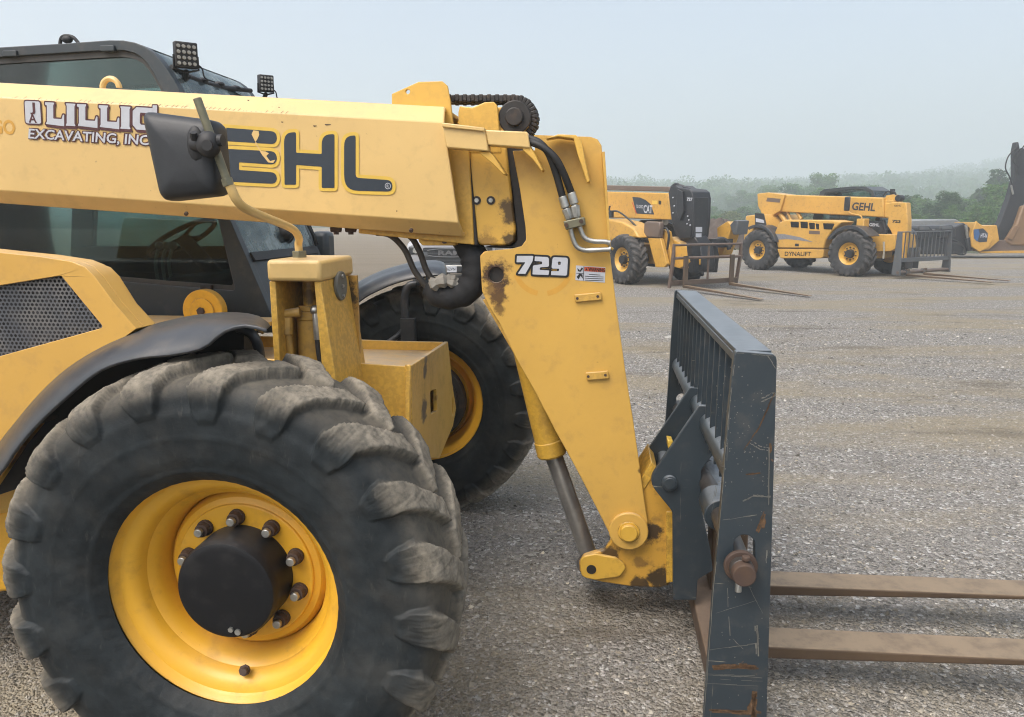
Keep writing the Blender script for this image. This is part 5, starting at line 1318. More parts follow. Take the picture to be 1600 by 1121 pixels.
# rusty fork frame
kx = K.un(1071, 440, -.75)[0]
kx = px0 + .42
kf = empty('fork_frame', (0, 0, 0), 0, km)
yl, zt = K.unx(1053, 383.5, kx); yr, _ = K.unx(1158, 381.5, kx)
_, zm = K.unx(1053, 404, kx); zb_ = .13
for y in (yl, yr): MB().prism([(kx - .02, zt + .03), (kx + .03, zt + .03), (kx + .04, zm), (kx - .06, zb_ - .06), (kx - .14, zb_ - .06), (kx - .05, zm)], y - .025, y + .025).build('end_post', rust_far, kf, .006)
MB().cyl((kx, yl, zt), (kx, yr, zt), .028, n=12).build('top_rail', rust_far, kf)
MB().cyl((kx + .01, yl - .04, zm), (kx + .01, yr + .04, zm), .033, n=12).build('fork_shaft', rust_far, kf)
MB().box(kx - .10, kx - .04, yl, yr, zb_, zb_ + .11).build('lower_rail', rust, kf, .008)
for t in (.52,): y = yl + (yr - yl) * t; MB().box(kx - .04, kx + .0, y - .02, y + .02, zb_ + .1, zt).build('upright', rust_far, kf, .004)
ya, yb_ = K.unx(1071, 425, kx + .05)[0], K.unx(1143, 425, kx + .05)[0]
far_forks('fork', kf, forksteel, kx + .03, (ya, yb_), 2.3, .09, .03, zm + .05, .12)
# linkage behind the frame
MB().tube([(kx - .35, .2, 1.0), (kx - .3, .35, 1.15), (kx - .2, .5, 1.1), (kx - .15, .55, .9)], .05).box(kx - .5, kx - .2, .2, .7, .95, 1.15).build('link_arm', black_far, kf)

# ---- silver pickup behind the far tyre ---------------------------
silver = paint('silver_car_paint', (.40, .41, .43), rough=.3, dirt=.2, chips=0, dust=.2, coat=.5, fade=.05)
T = Frame((-1.36, 16.4, 0), R(94))
tm = T.empty('pickup_truck')
tag(tm, 'silver pickup truck with black grille, half hidden behind the far front tyre', 'pickup truck')
def rect(w, z0, z1, r): return round_poly([(-w, z0, r), (w, z0, r), (w, z1, r), (-w, z1, r)], seg=4)
secs = []
for x, w, z0, z1, r in ((.02, .90, .62, 1.06, .10), (-.06, .98, .55, 1.10, .10), (-.5, 1.0, .50, 1.16, .10), (-1.35, 1.0, .45, 1.22, .10), (-1.6, 1.0, .42, 1.24, .08), (-3.4, 1.0, .42, 1.24, .08), (-5.4, .99, .48, 1.26, .08)):
    secs.append([(x, y, z) for y, z in rect(w, z0, z1, r)])
MB().loft(secs).build('body', silver, tm, sharp=40)
secs = []
for x, w, z in ((-1.25, .90, 1.22), (-1.75, .80, 1.84), (-2.2, .78, 1.92), (-3.0, .78, 1.91), (-3.35, .84, 1.24)):
    secs.append((x, w, z))
cbp = [(x, z) for x, w, z in secs]
cbm = MB().prism(cbp, -.80, .80).build('cabin', silver, tm, .05, seg=3)
MB().add([(-1.285, -.74, 1.285), (-1.285, .74, 1.285), (-1.725, .70, 1.80), (-1.725, -.70, 1.80)], [(0, 1, 2, 3)]).build('windscreen', blackglass, cbm)
cwm = cbm
for y in (-.803, .803): MB().prism([(-1.75, 1.3), (-1.95, 1.78), (-2.9, 1.8), (-3.1, 1.3)], y - .002, y + .002).build('side_window', blackglass, cbm)
gp = round_poly([(-.62, .78, .06), (-.40, .66, .05), (.40, .66, .05), (.62, .78, .06), (.60, 1.0, .06), (-.60, 1.0, .06)], seg=4)
mb = MB().prism(gp, .05, .07); mb.v = [(y, x, z) for x, y, z in mb.v]; gri = mb.build('grille', black_far, tm, .01)
mb = MB()
for k in range(4): mb.box(.07, .076, -.58, .58, .72 + k * .075, .728 + k * .075)
mb.box(.07, .082, -.62, -.50, .82, .90).box(.07, .082, .50, .62, .82, .90).tube([(.075, -.5, .83), (.085, -.32, .80), (.085, 0, .79), (.085, .32, .80), (.075, .5, .83)], .010).tube([(.075, -.5, .93), (.085, -.32, .96), (.085, 0, .97), (.085, .32, .96), (.075, .5, .93)], .010)
mb.build('grille_bar', grey_frame, gri)
mb = MB(); put_text(mb, 'RAM', (.0845, -.26, .835), (0, 1, 0), (0, 0, 1), .10, .52, .04); mb.build('brand_lettering', plain('badge_grey', (.2, .2, .21), .3, .6), gri, recalc=False)
for s_ in (-1, 1):
    h = MB().box(-.05, .045, *sorted((s_ * .66, s_ * .93)), .84, 1.02).build('headlight', black_far, tm, .03)
    MB().cyl((.04, s_ * .77, .93), (.055, s_ * .77, .93), .06, n=20).build('lens', led, h)
    far_wheel(tm, -.85, s_ * .84, 0, .60); far_wheel(tm, -4.3, s_ * .84, 0, .60)
MB().box(-.1, .10, -.97, .97, .44, .62).build('bumper', black_far, tm, .04)
MB().box(.0, .108, -.90, .90, .585, .615).build('bumper_trim', steel, tm, .008)
pt = MB().box(.10, .112, -.17, .15, .46, .60).build('number_plate', decal_white, tm, .005)
mb = MB(); put_text(mb, 'LR62VN', (.114, -.14, .50), (0, 1, 0), (0, 0, 1), .065, .26, .01); mb.build('plate_lettering', decal_dark, pt, recalc=False)

# ---- black implement, grey flatbed, yellow bucket, digger arm ----
B_ = Frame((0, 31, 0), 0)
im = empty('black_implement', B_.un3(1500, 397, 0) + B_.O)
im.location.z = 0
IM0 = im.location.copy()
tag(im, 'black hydraulic implement with hose loops, between grey fork carriage and yellow bucket', 'attachment')
def fp(fr, name, mat, pts, y0, y1, parent, off, bevel=.02):
    o = MB().prism(fr.q(y0, pts), y0, y1)
    o.v = [(x - off.x, y + fr.O.y - off.y, z - off.z) for x, y, z in o.v]
    return o.build(name, mat, parent, bevel)
fp(B_, 'frame', black_far, [(1440, 366), (1462, 358), (1494, 354), (1506, 348), (1516, 356), (1516, 392), (1500, 398), (1446, 398), (1438, 384)], -.3, .9, im, IM0, .05)
fp(B_, 'hood', black_far, [(1432, 357), (1436, 353), (1452, 353), (1459, 360), (1458, 372), (1434, 374)], -.5, .9, im, IM0, .04)
fp(B_, 'hood', black_far, [(1467, 358), (1470, 353), (1488, 352), (1494, 358), (1494, 372), (1468, 372)], -.55, .9, im, IM0, .04)
for a, b in (((1471, 354), (1487, 353)), ):
    fp(B_, 'hood_panel', grey_frame, [(1471, 354.5), (1487, 353.5), (1488, 358), (1472, 359)], -.58, -.56, im, IM0, .005)
fp(B_, 'hood_panel', grey_frame, [(1437, 354.5), (1451, 354.5), (1453, 359), (1437, 359.5)], -.53, -.51, im, IM0, .005)
mb = MB().cyl(B_.un3(1509, 352, -.5) + B_.O - IM0, B_.un3(1512, 372, -.5) + B_.O - IM0, .06, n=16); mb.build('cylinder_rod', steel, im)
MB().cyl(B_.un3(1512, 372, -.5) + B_.O - IM0, B_.un3(1516, 392, -.5) + B_.O - IM0, .10, n=16).build('cylinder', black_far, im)
def hoses(pts, r, ly): return MB().tube([B_.un3(x, y, ly) + B_.O - IM0 for x, y in pts], r, n=8).build('hose', black, im)
hoses([(1478, 372), (1492, 376), (1504, 384), (1509, 396), (1500, 398), (1490, 394)], .035, -.7); hoses([(1470, 378), (1482, 382), (1486, 392), (1476, 396)], .03, -.7)
hoses([(1484, 382), (1496, 380), (1506, 388), (1504, 397)], .03, -.75)
fbm = paint('pale_grey_bed', (.20, .215, .225), chips=0, dirt=.3, dust=.3, dustcol=(.3, .32, .33))
fb = empty('flatbed', (B_.un(1465, 345, 4)[0], 35, 0))
tag(fb, 'low pale grey flatbed standing behind the black implement', 'trailer')
FB0 = fb.location.copy()
fp(B_, 'bed', fbm, [(1425, 344.5), (1494, 343), (1506, 350), (1508, 356), (1425, 357)], 2.6, 6.2, fb, FB0, .04)
fp(B_, 'skirt', black_far, [(1430, 357), (1500, 357), (1498, 378), (1434, 378)], 2.8, 6.0, fb, FB0, .04)
for px in (1446, 1486):
    c = B_.un3(px, 380, 2.7) + B_.O - FB0; MB().cyl(c + Vector((0, -.1, -c.z + .4)), c + Vector((0, .2, -c.z + .4)), .4, n=24).build('wheel', black, fb, .05)
bk = empty('loader_bucket', (B_.un(1535, 396, -.6)[0], 30.4, 0)); BK0 = bk.location.copy()
tag(bk, 'yellow bucket with a blue and black hexagon badge, left of the dark digger arm', 'bucket')
bsd = fp(B_, 'side_plate', yellow_cat, [(1517.5, 368), (1526, 345.5), (1543, 366), (1552, 371), (1545, 387), (1530, 394), (1519, 386)], -.75, -.65, bk, BK0, .02)
fp(B_, 'shell', yellow_cat, [(1526, 347), (1536, 353), (1558, 352), (1562, 376), (1546, 390), (1530, 393), (1519, 380)], -.64, .9, bk, BK0, .03)
fp(B_, 'badge', decal_dark, [(1521, 359), (1536, 357), (1544, 365), (1542, 378), (1530, 379), (1522, 373)], -.757, -.752, bsd, BK0, 0)
fp(B_, 'badge_panel', decal_blue, [(1521.5, 359), (1529, 358), (1531, 366), (1527, 378), (1522, 373)], -.760, -.758, bsd, BK0, 0)
a = B_.un3(1532, 371.5, -.765) + B_.O - BK0; mb = MB(); put_text(mb, 'HT-N', a, (1, 0, 0), (0, 0, 1), .16, .26, .03); mb.build('badge_lettering', decal_white, bsd, recalc=False)
fp(B_, 'scoop', rust_far, [(1552, 376), (1660, 372), (1660, 392), (1536, 394), (1546, 388)], -.5, .6, bk, BK0, .02)
fp(B_, 'cutting_edge', yellow_cat, [(1534, 393), (1660, 391), (1660, 396), (1530, 396)], -.62, -.52, bk, BK0, .01)
ex = empty('excavator_arm', (B_.un(1600, 380, -.2)[0], 30.8, 0)); EX0 = ex.location.copy()
tag(ex, 'dark excavator arm leaning to the right with a brown bucket curled under it', 'excavator')
fp(B_, 'arm', black_far, [(1586, 236), (1589, 222), (1592, 222), (1594, 233), (1670, 222), (1670, 290), (1601, 318), (1588, 352), (1578, 374), (1562, 380), (1553, 373), (1554, 362), (1562, 349), (1576, 312), (1586, 278)], -.35, -.05, ex, EX0, .05)
exm = paint('brown_bucket_paint', (.20, .12, .06), chips=.5, dirt=.6, dust=.3)
fp(B_, 'bucket', exm, [(1572, 378), (1588, 352), (1598, 322), (1670, 312), (1670, 386), (1580, 384)], -.55, .6, ex, EX0, .06)
fp(B_, 'bucket_rib', exm, [(1574, 372), (1586, 352), (1592, 354), (1582, 376)], -.62, -.56, ex, EX0, .02)
def exh(pts, r): return MB().tube([B_.un3(x, y, -.45) + B_.O - EX0 for x, y in pts], r, n=8).build('hose', black, ex)
exh([(1588, 232), (1576, 244), (1571, 262), (1577, 276), (1582, 290)], .025); exh([(1596, 232), (1586, 240), (1583, 252), (1592, 262)], .025); exh([(1600, 228), (1590, 246), (1588, 262), (1592, 274)], .025)
MB().cyl(B_.un3(1580, 290, -.45) + B_.O - EX0, B_.un3(1583, 304, -.45) + B_.O - EX0, .035, n=10).build('hose_fitting', steel, ex)
# ================================================================ ground, gravel, trees, hills, air
def worked_ground(m, co, c, full):
    """tan fines in tracks along the lot, damp dark patches, pale dry ones: the same on the bed and on the stones lying on it"""
    st = m.noise(m.mapping(co, (.16, .62, 1), rot=(0, 0, R(-8))), 1.0, 5, .6, .5)
    st2 = m.noise(m.mapping(co, (.45, 1.3, 1), loc=(3, 7, 0)), 1.0, 6, .65)
    fines = m.mix(m.noise(co, 30, 5, .7), (.215, .180, .122), (.36, .31, .215))
    k = m.math('MULTIPLY', m.ramp(st, .42, .58), m.ramp(st2, .30, .55, .35, 1.0))
    k = m.math('MULTIPLY', k, m.ramp(m.noise(co, 22, 6, .7), .28, .62, .35, 1.0))
    c = m.mix(m.math('MULTIPLY', k, full), c, fines)
    dk = m.noise(m.mapping(co, (.5, 1.6, 1), loc=(11, 2, 0), rot=(0, 0, R(-5))), 1.0, 6, .7)
    c = m.mix(m.math('MULTIPLY', m.ramp(dk, .54, .70), .58), c, (.088, .070, .048))
    lt = m.noise(m.mapping(co, (.05, .14, 1), loc=(1, 5, 0)), 1.0, 4)
    c = m.mix(m.ramp(lt, .35, .7, 0, .15 * full), c, (.34, .325, .30))
    # bare dirt on the left of the yard, past the near machine
    px_, py_, pz_ = m.sep(co)
    far = m.math('MULTIPLY', m.ramp(py_, 8, 14), m.ramp(m.math('DIVIDE', px_, m.math('MAXIMUM', py_, 1.0)), .06, -.04))
    c = m.mix(m.math('MULTIPLY', far, .85), c, m.mix(m.noise(m.mapping(co, (.12, .9, 1)), 1.0, 6, .65), (.15, .120, .082), (.27, .22, .155)))
    return c, dk
def gravel_ground():
    m = NT('gravel_ground'); g = m.n('ShaderNodeNewGeometry'); co = g.outputs['Position']
    def vor(scale, feat='F1'):
        v = m.n('ShaderNodeTexVoronoi', feature=feat); v.inputs['Scale'].default_value = scale; m.l(co, v.inputs['Vector']); return v
    v1, v2 = vor(62), vor(140)
    h1 = m.sep(v1.outputs['Color'])[0]; h2 = m.sep(v2.outputs['Color'])[1]
    stone = m.mix(m.ramp(h1, .05, .95, smooth=False), (.090, .085, .077), (.40, .382, .352))
    fine = m.mix(m.ramp(h2, .0, 1.0, smooth=False), (.105, .098, .088), (.36, .34, .31))
    c = m.mix(m.ramp(m.noise(co, 9, 4), .42, .58), stone, fine)
    c = m.mix(m.ramp(h1, .93, .95), c, (.56, .55, .53))
    c, h0 = worked_ground(m, co, c, 1.0)
    d1 = v1.outputs['Distance']; d2 = v2.outputs['Distance']
    h = m.math('ADD', m.math('MULTIPLY', d1, -1.0), m.math('MULTIPLY', d2, -.5))
    h = m.math('ADD', h, m.math('MULTIPLY', m.noise(co, 14, 5, .6), .8))
    h = m.math('ADD', h, m.math('MULTIPLY', m.noise(m.mapping(co, (.7, 1.8, 1)), 1.0, 5, .6), 2.5))
    m.bsdf(c, .9, 0, bump=h, bstr=.9, bdist=.02, spec=.15)
    return m.m
gmat = gravel_ground()
gd = MB().add([(-1450, -80, 0), (1450, -80, 0), (1450, 2100, 0), (-1450, 2100, 0)], [(0, 1, 2, 3)]).build('ground', gmat)
tag(gd, 'grey gravel yard with tan wheel tracks', None, None, 'structure')
# loose stones near the camera
def stones():
    rng = np.random.RandomState(3)
    N = 130000
    # denser near the camera
    Y = 1.35 + (rng.rand(N) ** 1.7) * 10.5
    half = .78 * Y + .5
    X = (rng.rand(N) * 2 - 1) * half
    s = np.clip(rng.lognormal(-5.42, .46, N), .0025, .015)
    s *= np.clip(.75 + Y * .075, .8, 1.5)
    base = np.array([[1, 0, 0], [-1, 0, 0], [0, 1, 0], [0, -1, 0], [0, 0, 1], [0, 0, -1]], float)
    V = base[None] * s[:, None, None]
    V = V * (1 + rng.uniform(-.35, .35, (N, 6, 3))) + rng.uniform(-.3, .3, (N, 6, 3)) * s[:, None, None]
    V[:, :, 2] *= .62
    a = rng.rand(N) * 6.283; ca_, sa = np.cos(a), np.sin(a)
    X2 = V[:, :, 0] * ca_[:, None] - V[:, :, 1] * sa[:, None]; Y2 = V[:, :, 0] * sa[:, None] + V[:, :, 1] * ca_[:, None]
    V[:, :, 0] = X2 + X[:, None]; V[:, :, 1] = Y2 + Y[:, None]; V[:, :, 2] += (s * .12)[:, None]
    F = np.array([[0, 2, 4], [2, 1, 4], [1, 3, 4], [3, 0, 4], [2, 0, 5], [1, 2, 5], [3, 1, 5], [0, 3, 5]])
    FF = (F[None] + (np.arange(N) * 6)[:, None, None]).reshape(-1, 3)
    me = np_mesh('gravel', V.reshape(-1, 3), FF, smooth=False)
    g = np.clip(rng.normal(.22, .09, N), .045, .50); g = np.where(rng.rand(N) < .03, rng.uniform(.42, .60, N), g)
    wm = rng.uniform(0, 1, N) ** 2
    colr = np.stack([g * (1.02 + .10 * wm), g * (.99 + .0 * wm), g * (.95 - .2 * wm), np.ones(N)], -1)
    at_ = me.color_attributes.new('stone', 'FLOAT_COLOR', 'POINT')
    at_.data.foreach_set('color', np.repeat(colr, 6, 0).astype(np.float32).ravel())
    m = NT('loose_stone'); av = m.n('ShaderNodeVertexColor', layer_name='stone')
    gp = m.n('ShaderNodeNewGeometry'); cc_, _k = worked_ground(m, gp.outputs['Position'], av.outputs[0], .62); m.bsdf(cc_, .85, spec=.2)
    o = obj_from(me, 'gravel', m.m)
    tag(o, 'loose grey stones strewn over the yard', None, None, 'stuff')
stones()
# pale scrap lying on the gravel
sp = ground(1055, 528)
sc_ = MB().loft([[(x, y, z + h) for x, y, z in ((-.16, -.03, 0), (.02, -.05, .015), (.17, -.02, .01), (.15, .04, .0), (-.02, .05, .03), (-.15, .03, .01))] for h in (0, .006)]).build('scrap', plain('pale_scrap', (.42, .40, .36), .8), None)
sc_.location = sp; sc_.rotation_euler = (0, 0, .2)
tag(sc_, 'pale crumpled scrap lying on the gravel left of the slate fork carriage', 'scrap')

# ---- leaves -----------------------------------------------------
def leaf_mat(name, c0, c1, c2):
    m = NT(name); av = m.n('ShaderNodeVertexColor', layer_name='leaf'); r = m.sep(av.outputs[0])
    c = m.mix(r[0], c0, c1); c = m.mix(m.math('MULTIPLY', r[1], .8), c, c2)
    d = m.n('ShaderNodeBsdfDiffuse'); m.l(c, d.inputs[0])
    t = m.n('ShaderNodeBsdfTranslucent'); m.l(c, t.inputs[0])
    mx = m.n('ShaderNodeMixShader'); mx.inputs[0].default_value = .3; m.l(d.outputs[0], mx.inputs[1]); m.l(t.outputs[0], mx.inputs[2])
    m.l(mx.outputs[0], m.out.inputs[0]); return m.m
leaf_a = leaf_mat('green_leaves', (.040, .105, .020), (.105, .200, .040), (.10, .12, .03))
leaf_b = leaf_mat('dark_leaves', (.024, .062, .020), (.062, .115, .034), (.06, .08, .025))
leaf_c = leaf_mat('pale_leaves', (.075, .110, .022), (.145, .175, .040), (.16, .16, .04))
def leaf_mesh(name, cen, rad, n, size, rng, flat=.8, shell=.55):
    """leaf quads spread through clumps: cen (k,3), rad (k,)"""
    k = len(cen); idx = rng.choice(k, n, p=(rad ** 2) / (rad ** 2).sum())
    d = rng.normal(0, 1, (n, 3)); d /= np.linalg.norm(d, axis=1)[:, None]
    rr = rad[idx] * (shell + (1 - shell) * rng.rand(n)) * rng.uniform(.85, 1.15, n)
    p = cen[idx] + d * rr[:, None] * np.array([1, 1, flat])
    nrm = d * .6 + rng.normal(0, .6, (n, 3)); nrm /= np.linalg.norm(nrm, axis=1)[:, None]
    a = np.cross(nrm, rng.normal(0, 1, (n, 3))); a /= np.linalg.norm(a, axis=1)[:, None]; b = np.cross(nrm, a)
    s = size * rng.uniform(.6, 1.3, n)[:, None]
    V = np.stack([p - a * s, p + b * s * .55, p + a * s, p - b * s * .55], 1).reshape(-1, 3)
    F = np.arange(n * 4).reshape(-1, 4)
    me = np_mesh(name, V, F, smooth=False)
    cl = rng.rand(k)[idx]
    col = np.stack([np.clip(cl * .7 + rng.rand(n) * .3, 0, 1), (rng.rand(n) < .15) * rng.rand(n), np.zeros(n), np.ones(n)], -1)
    at_ = me.color_attributes.new('leaf', 'FLOAT_COLOR', 'POINT'); at_.data.foreach_set('color', np.repeat(col, 4, 0).astype(np.float32).ravel())
    return me
bark = plain('bark', (.06, .05, .04), .9)
def tree_proto(seed, h, w, n, size, low=.25, clumps=60):
    rng = np.random.RandomState(seed)
    cen, rad = [], []
    zc, rz = h * (low + .5 * (1 - low)), h * .5 * (1 - low) * .86
    for i in range(clumps):
        d = rng.normal(0, 1, 3); d /= np.linalg.norm(d); q = rng.uniform(.45, 1.0)
        k = 1 - .22 * max(0, d[2])
        cen.append((w / 2 * .82 * q * k * d[0], w / 2 * .82 * q * k * d[1], zc + rz * q * d[2])); rad.append(rng.uniform(.10, .19) * w)
    cen, rad = np.array(cen), np.array(rad)
    crown = leaf_mesh('crown', cen, rad, n, size, rng)
    tr = MB(); top = Vector((rng.uniform(-.3, .3), rng.uniform(-.3, .3), h * .8))
    tr.tube([(0, 0, -.1), (top.x * .3, top.y * .3, h * .3), tuple(top)], h * .022, n=7, sub=4, rf=lambda t, i: 1 - .8 * t)
    for i in range(9):
        b = Vector((0, 0, h * rng.uniform(.2, .6))); c = Vector(cen[rng.randint(len(cen))]); tr.tube([b, (b + c) / 2 + Vector((0, 0, .2)), c], h * .009, n=5, sub=3, rf=lambda t, i: 1 - .75 * t)
    return crown, tr.mesh('trunk')
def add_tree(name, proto, mat, loc, s, rz, label, group, cat='tree'):
    t = empty(name, loc, rz); t.scale = (s[0], s[0], s[1])
    tag(t, label, cat, group)
    cm, tm_ = proto
    me = cm
    if not me.materials: me.materials.append(mat)
    o = bpy.data.objects.new('crown', me); COL.objects.link(o); o.parent = t
    if me.materials[0] != mat: o.material_slots[0].link = 'OBJECT'; o.material_slots[0].material = mat
    if not tm_.materials: tm_.materials.append(bark)
    k = bpy.data.objects.new('trunk', tm_); COL.objects.link(k); k.parent = t
    return t
prot = [tree_proto(11 + i, h, w, n, .17, low) for i, (h, w, n, low) in enumerate(((6, 5.0, 7500, .03), (7, 5.5, 8500, .06), (6.5, 4.2, 7000, .05), (5, 5.5, 7500, .02), (8, 6.4, 9500, .10)))]
rr_ = random.Random(5)
def hill_z(x, y):
    """land rising behind the yard, higher to the right"""
    t = max(0, (y - 150) / 330); t = min(t, 1.15); t = t * t * (3 - 2 * min(t, 1))
    side = min(1, max(0, (x / max(y, 1) + .25) / .95))
    return t * (4 + 21 * side) + t * 2.5 * math.sin(x * .016 + 1.3) + t * 1.5 * math.sin(x * .041)
# wood edge: row after row
rows = [(64, 11, .50, 1.0, 3.2), (74, 14, .46, 1.0, 3.7), (88, 16, .40, 1.0, 4.2), (106, 16, .42, 1.0, 4.8), (134, 16, .34, 1.05, 5.8)]
for Y, nn, x0f, sc0, hh in rows:
    for i in range(nn):
        f = x0f + (.82 - x0f) * (i + rr_.uniform(-.3, .3)) / (nn - 1)
        y = Y + rr_.uniform(-7, 7); p = rr_.choice(prot)
        s = hh / 6.5 * rr_.uniform(.8, 1.18)
        add_tree('tree', p, rr_.choice((leaf_a, leaf_a, leaf_b, leaf_a)), (f * y, y, hill_z(f * y, y) - .1), (s * rr_.uniform(1.0, 1.35), s), rr_.uniform(0, 6), 'hazy green tree in the wood edge beyond the gravel yard', 'trees of the wood edge')
for i in range(16):
    y = 190 + rr_.uniform(-25, 30); f = .12 + .34 * (i + rr_.uniform(-.3, .3)) / 15
    s = rr_.uniform(.9, 1.3); add_tree('tree', rr_.choice(prot), leaf_a, (f * y, y, hill_z(f * y, y) - .2), (s * 1.3, s), rr_.uniform(0, 6), 'faint misty tree at the foot of the hill beyond the yard', 'misty trees at the foot of the hill')
def sky_tree(px, py_top, Y, mat, p, w, label, name='tree'):
    t = at(px, py_top, Y); z0 = hill_z(t.x, Y) - .2
    h0 = (6, 7, 6.5, 5, 8)[prot.index(p)]
    s = (t.z - z0) / (h0 * 1.0)
    return add_tree(name, p, mat, (t.x, Y, z0), (s * w, s), rr_.uniform(0, 6), label, None)
sky_tree(1284, 265, 150, leaf_a, prot[4], 1.0, 'tall round pale tree standing above the wood line over the row of dark windows')
sky_tree(1557, 264, 92, leaf_b, prot[2], 1.15, 'dark pointed tree rising left of the digger arm')
sky_tree(1572, 288, 74, leaf_c, prot[1], 1.0, 'light yellow green tree beside the digger arm')
sky_tree(1535, 322, 60, leaf_a, prot[3], 1.1, 'low rounded green tree behind the yellow bucket')
for px, Y, h in ((1150, 62, 1.6), (1120, 75, 2.0), (1172, 66, 1.3), (1095, 85, 2.4), (1140, 90, 2.6), (1190, 80, 2.4), (1210, 92, 3.0), (1065, 100, 2.8), (1235, 88, 3.0), (1160, 110, 3.4), (1110, 120, 3.6), (1250, 76, 2.6)):
    g = at(px, 340, Y); s = h / 5
    add_tree('bush', prot[3], rr_.choice((leaf_a, leaf_c, leaf_a)), (g.x, Y, -.15), (s * 1.5, s), rr_.uniform(0, 6), 'low green bush at the grassy edge between the two distant telehandlers', 'bushes at the yard edge', 'bush')
# land behind the yard
def hills():
    xs = np.linspace(-420, 700, 141); ys = np.concatenate([np.linspace(112, 520, 60), [620, 800, 1100]])
    v = []
    for y in ys:
        for x in xs: v.append((x, y, hill_z(x, y) - (.6 if y < 118 else -.05)))
    n = len(xs); f = [(j * n + i, j * n + i + 1, (j + 1) * n + i + 1, (j + 1) * n + i) for j in range(len(ys) - 1) for i in range(n - 1)]
    me = np_mesh('hills', np.array(v), np.array(f))
    o = obj_from(me, 'hills', plain('hill_grass', (.05, .075, .028), .95, var=.4, scale=.08)); tag(o, 'low hill behind the yard', None, None, 'structure')
hills()
def far_wood():
    rng = np.random.RandomState(21)
    cen, rad = [], []
    for i in range(2600):
        y = 240 + 330 * rng.rand() ** .8; f = rng.uniform(.02, .86); x = f * y
        h = rng.uniform(4.5, 9.5) * (1.25 if rng.rand() < .12 else 1)
        z = hill_z(x, y)
        for k in range(4): 
            cen.append((x + rng.normal(0, 1.6), y + rng.normal(0, 1.6), z + h * rng.uniform(.35, .82))); rad.append(h * rng.uniform(.20, .34))
    me = leaf_mesh('far_wood', np.array(cen), np.array(rad), 170000, .62, rng)
    o = obj_from(me, 'far_wood', leaf_a); tag(o, 'misty wood covering the distant hill', None, None, 'stuff')
far_wood()
# grass strip along the yard's edge
def grass():
    rng = np.random.RandomState(9); n = 60000
    y = 37 + 30 * rng.rand(n); f = rng.uniform(.20, .86, n); x = f * y
    edge = 37.5 + 2.2 * np.sin(x * .5) + 1.5 * np.sin(x * 1.3 + 1) + np.clip((14 - x) * .9, 0, 30); keep = y > edge
    x, y = x[keep], y[keep]; n = len(x)
    h = rng.uniform(.10, .38, n) * (.6 + .5 * np.sin(x * .9) * np.sin(y * .7) + .3); a = rng.rand(n) * 6.283; w = .035
    dx, dy = np.cos(a) * w, np.sin(a) * w; lx, ly = rng.normal(0, .1, n), rng.normal(0, .1, n)
    V = np.stack([np.stack([x - dx, y - dy, 0 * x], -1), np.stack([x + dx, y + dy, 0 * x], -1), np.stack([x + lx, y + ly, h], -1)], 1).reshape(-1, 3)
    me = np_mesh('grass', V, np.arange(n * 3).reshape(-1, 3), smooth=False)
    col = np.stack([rng.rand(n), rng.rand(n) * .6, 0 * x, 1 + 0 * x], -1); at_ = me.color_attributes.new('leaf', 'FLOAT_COLOR', 'POINT'); at_.data.foreach_set('color', np.repeat(col, 3, 0).astype(np.float32).ravel())
    o = obj_from(me, 'grass', leaf_mat('grass_blades', (.05, .085, .02), (.11, .14, .035), (.17, .15, .06))); tag(o, 'rough grass along the far edge of the yard', None, None, 'stuff')
grass()
def meadow():
    v = []; xs = np.linspace(6, 420, 80)
    top = []
    for x in xs: v.append((x, 37.5 + 2.2 * math.sin(x * .5) + 1.5 * math.sin(x * 1.3 + 1) + max(0, (14 - x) * .9) + .3, .004)); 
    for x in xs: v.append((x, 300, .004))
    n = len(xs); f = [(i, i + 1, n + i + 1, n + i) for i in range(n - 1)]
    o = MB().add(v, f).build('meadow', plain('meadow_soil', (.075, .085, .035), .95, var=.5, scale=.8)); tag(o, 'grass land beyond the yard', None, None, 'structure')
meadow()
# dirt heaps
soil = plain('dark_soil', (.085, .06, .045), .95, var=.5, scale=3, bump=.8, bscale=8)
def heap(px, Y, w, h, seed, label):
    c = at(px, 340, Y); rng = np.random.RandomState(seed); n = 40; v = []
    off = rng.rand(8) * 6
    for j in range(n):
        for i in range(n):
            u_, w_ = (i / (n - 1) * 2 - 1), (j / (n - 1) * 2 - 1); r = math.sqrt(u_ * u_ + w_ * w_)
            z = max(0, 1 - r ** 1.6) * h * (1 + .35 * noise.noise(Vector((u_ * 3 + off[0], w_ * 3, seed)))) + .10 * h * noise.noise(Vector((u_ * 9, w_ * 9, seed))) * (r < 1)
            v.append((u_ * w, w_ * w * .6, z - .03))
    f = [(j * n + i, j * n + i + 1, (j + 1) * n + i + 1, (j + 1) * n + i) for j in range(n - 1) for i in range(n - 1)]
    o = obj_from(np_mesh('dirt_heap', np.array(v), np.array(f)), 'dirt_heap', soil); o.location = (c.x, Y, 0)
    tag(o, label, 'dirt heap')
heap(1122, 40, 2.2, 1.65, 1, 'taller brown dirt heap just right of the black boom head')
heap(1163, 42, 2.0, 1.35, 2, 'lower brown dirt heap left of the rear tyre of the telehandler with windows')

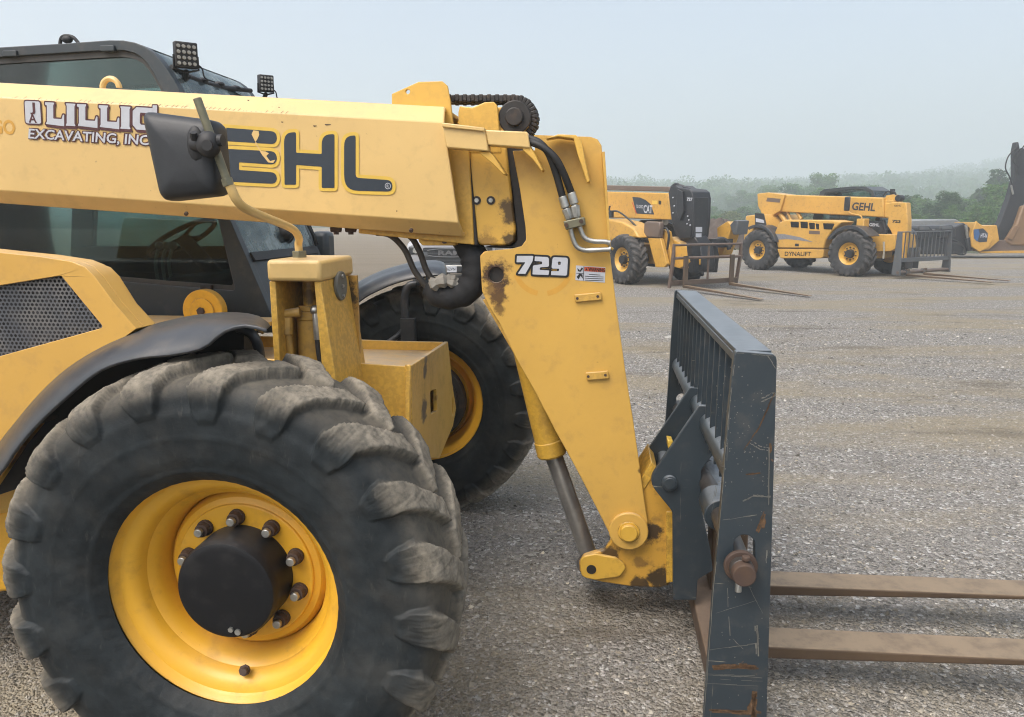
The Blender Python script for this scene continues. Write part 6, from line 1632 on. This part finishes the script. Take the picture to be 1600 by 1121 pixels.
# ---- air and light -----------------------------------------------
hz = MB().box(-1500, 1500, -110, 2150, -1, 75).build('haze', None)
hz.data.materials.clear()
hm = bpy.data.materials.new('haze'); hm.use_nodes = True; nt = hm.node_tree; nt.nodes.clear()
oo = nt.nodes.new('ShaderNodeOutputMaterial'); vv = nt.nodes.new('ShaderNodeVolumePrincipled')
vv.inputs['Color'].default_value = (.86, .93, .96, 1); vv.inputs['Density'].default_value = .0031; vv.inputs['Anisotropy'].default_value = .2
nt.links.new(vv.outputs[0], oo.inputs['Volume']); hz.data.materials.append(hm)
tag(hz, 'pale morning mist', None, None, 'stuff')
SUN_EL, SUN_AZ = 56, 222      # degrees; azimuth clockwise from +Y
w = bpy.data.worlds.new('World'); scene.world = w; w.use_nodes = True
nt = w.node_tree; bg = nt.nodes['Background']
sky = nt.nodes.new('ShaderNodeTexSky'); sky.sky_type = 'NISHITA'; sky.sun_disc = False
sky.sun_elevation = R(SUN_EL); sky.sun_rotation = R(SUN_AZ); sky.dust_density = 6.0; sky.air_density = 1.0; sky.ozone_density = 1.0
hs = nt.nodes.new('ShaderNodeHueSaturation'); hs.inputs['Saturation'].default_value = .74; hs.inputs['Hue'].default_value = .494
nt.links.new(sky.outputs[0], hs.inputs['Color']); nt.links.new(hs.outputs[0], bg.inputs[0]); bg.inputs[1].default_value = .138
sd = bpy.data.lights.new('sun', 'SUN'); sd.energy = 1.15; sd.angle = R(40); sd.color = (1, .97, .92)
so = bpy.data.objects.new('sun', sd); COL.objects.link(so)
az = R(SUN_AZ); el = R(SUN_EL)
dirv = Vector((math.sin(az) * math.cos(el), math.cos(az) * math.cos(el), math.sin(el)))
so.rotation_euler = (-dirv).to_track_quat('-Z', 'Y').to_euler(); so.location = (0, 0, 70)
so.location = (0, 0, 30)
scene.view_settings.view_transform = 'Standard'; scene.view_settings.look = 'None'; scene.view_settings.gamma = 1
scene.view_settings.exposure = 0.95
cy = scene.cycles
cy.pixel_filter_type = 'BLACKMAN_HARRIS'; cy.filter_width = 1.1; cy.use_adaptive_sampling = True; cy.adaptive_threshold = .004
cy.max_bounces = 10; cy.transparent_max_bounces = 12; cy.volume_bounces = 2; cy.diffuse_bounces = 4; cy.glossy_bounces = 4
cy.use_denoising = True; cy.caustics_reflective = False; cy.caustics_refractive = False
scene.render.film_transparent = False
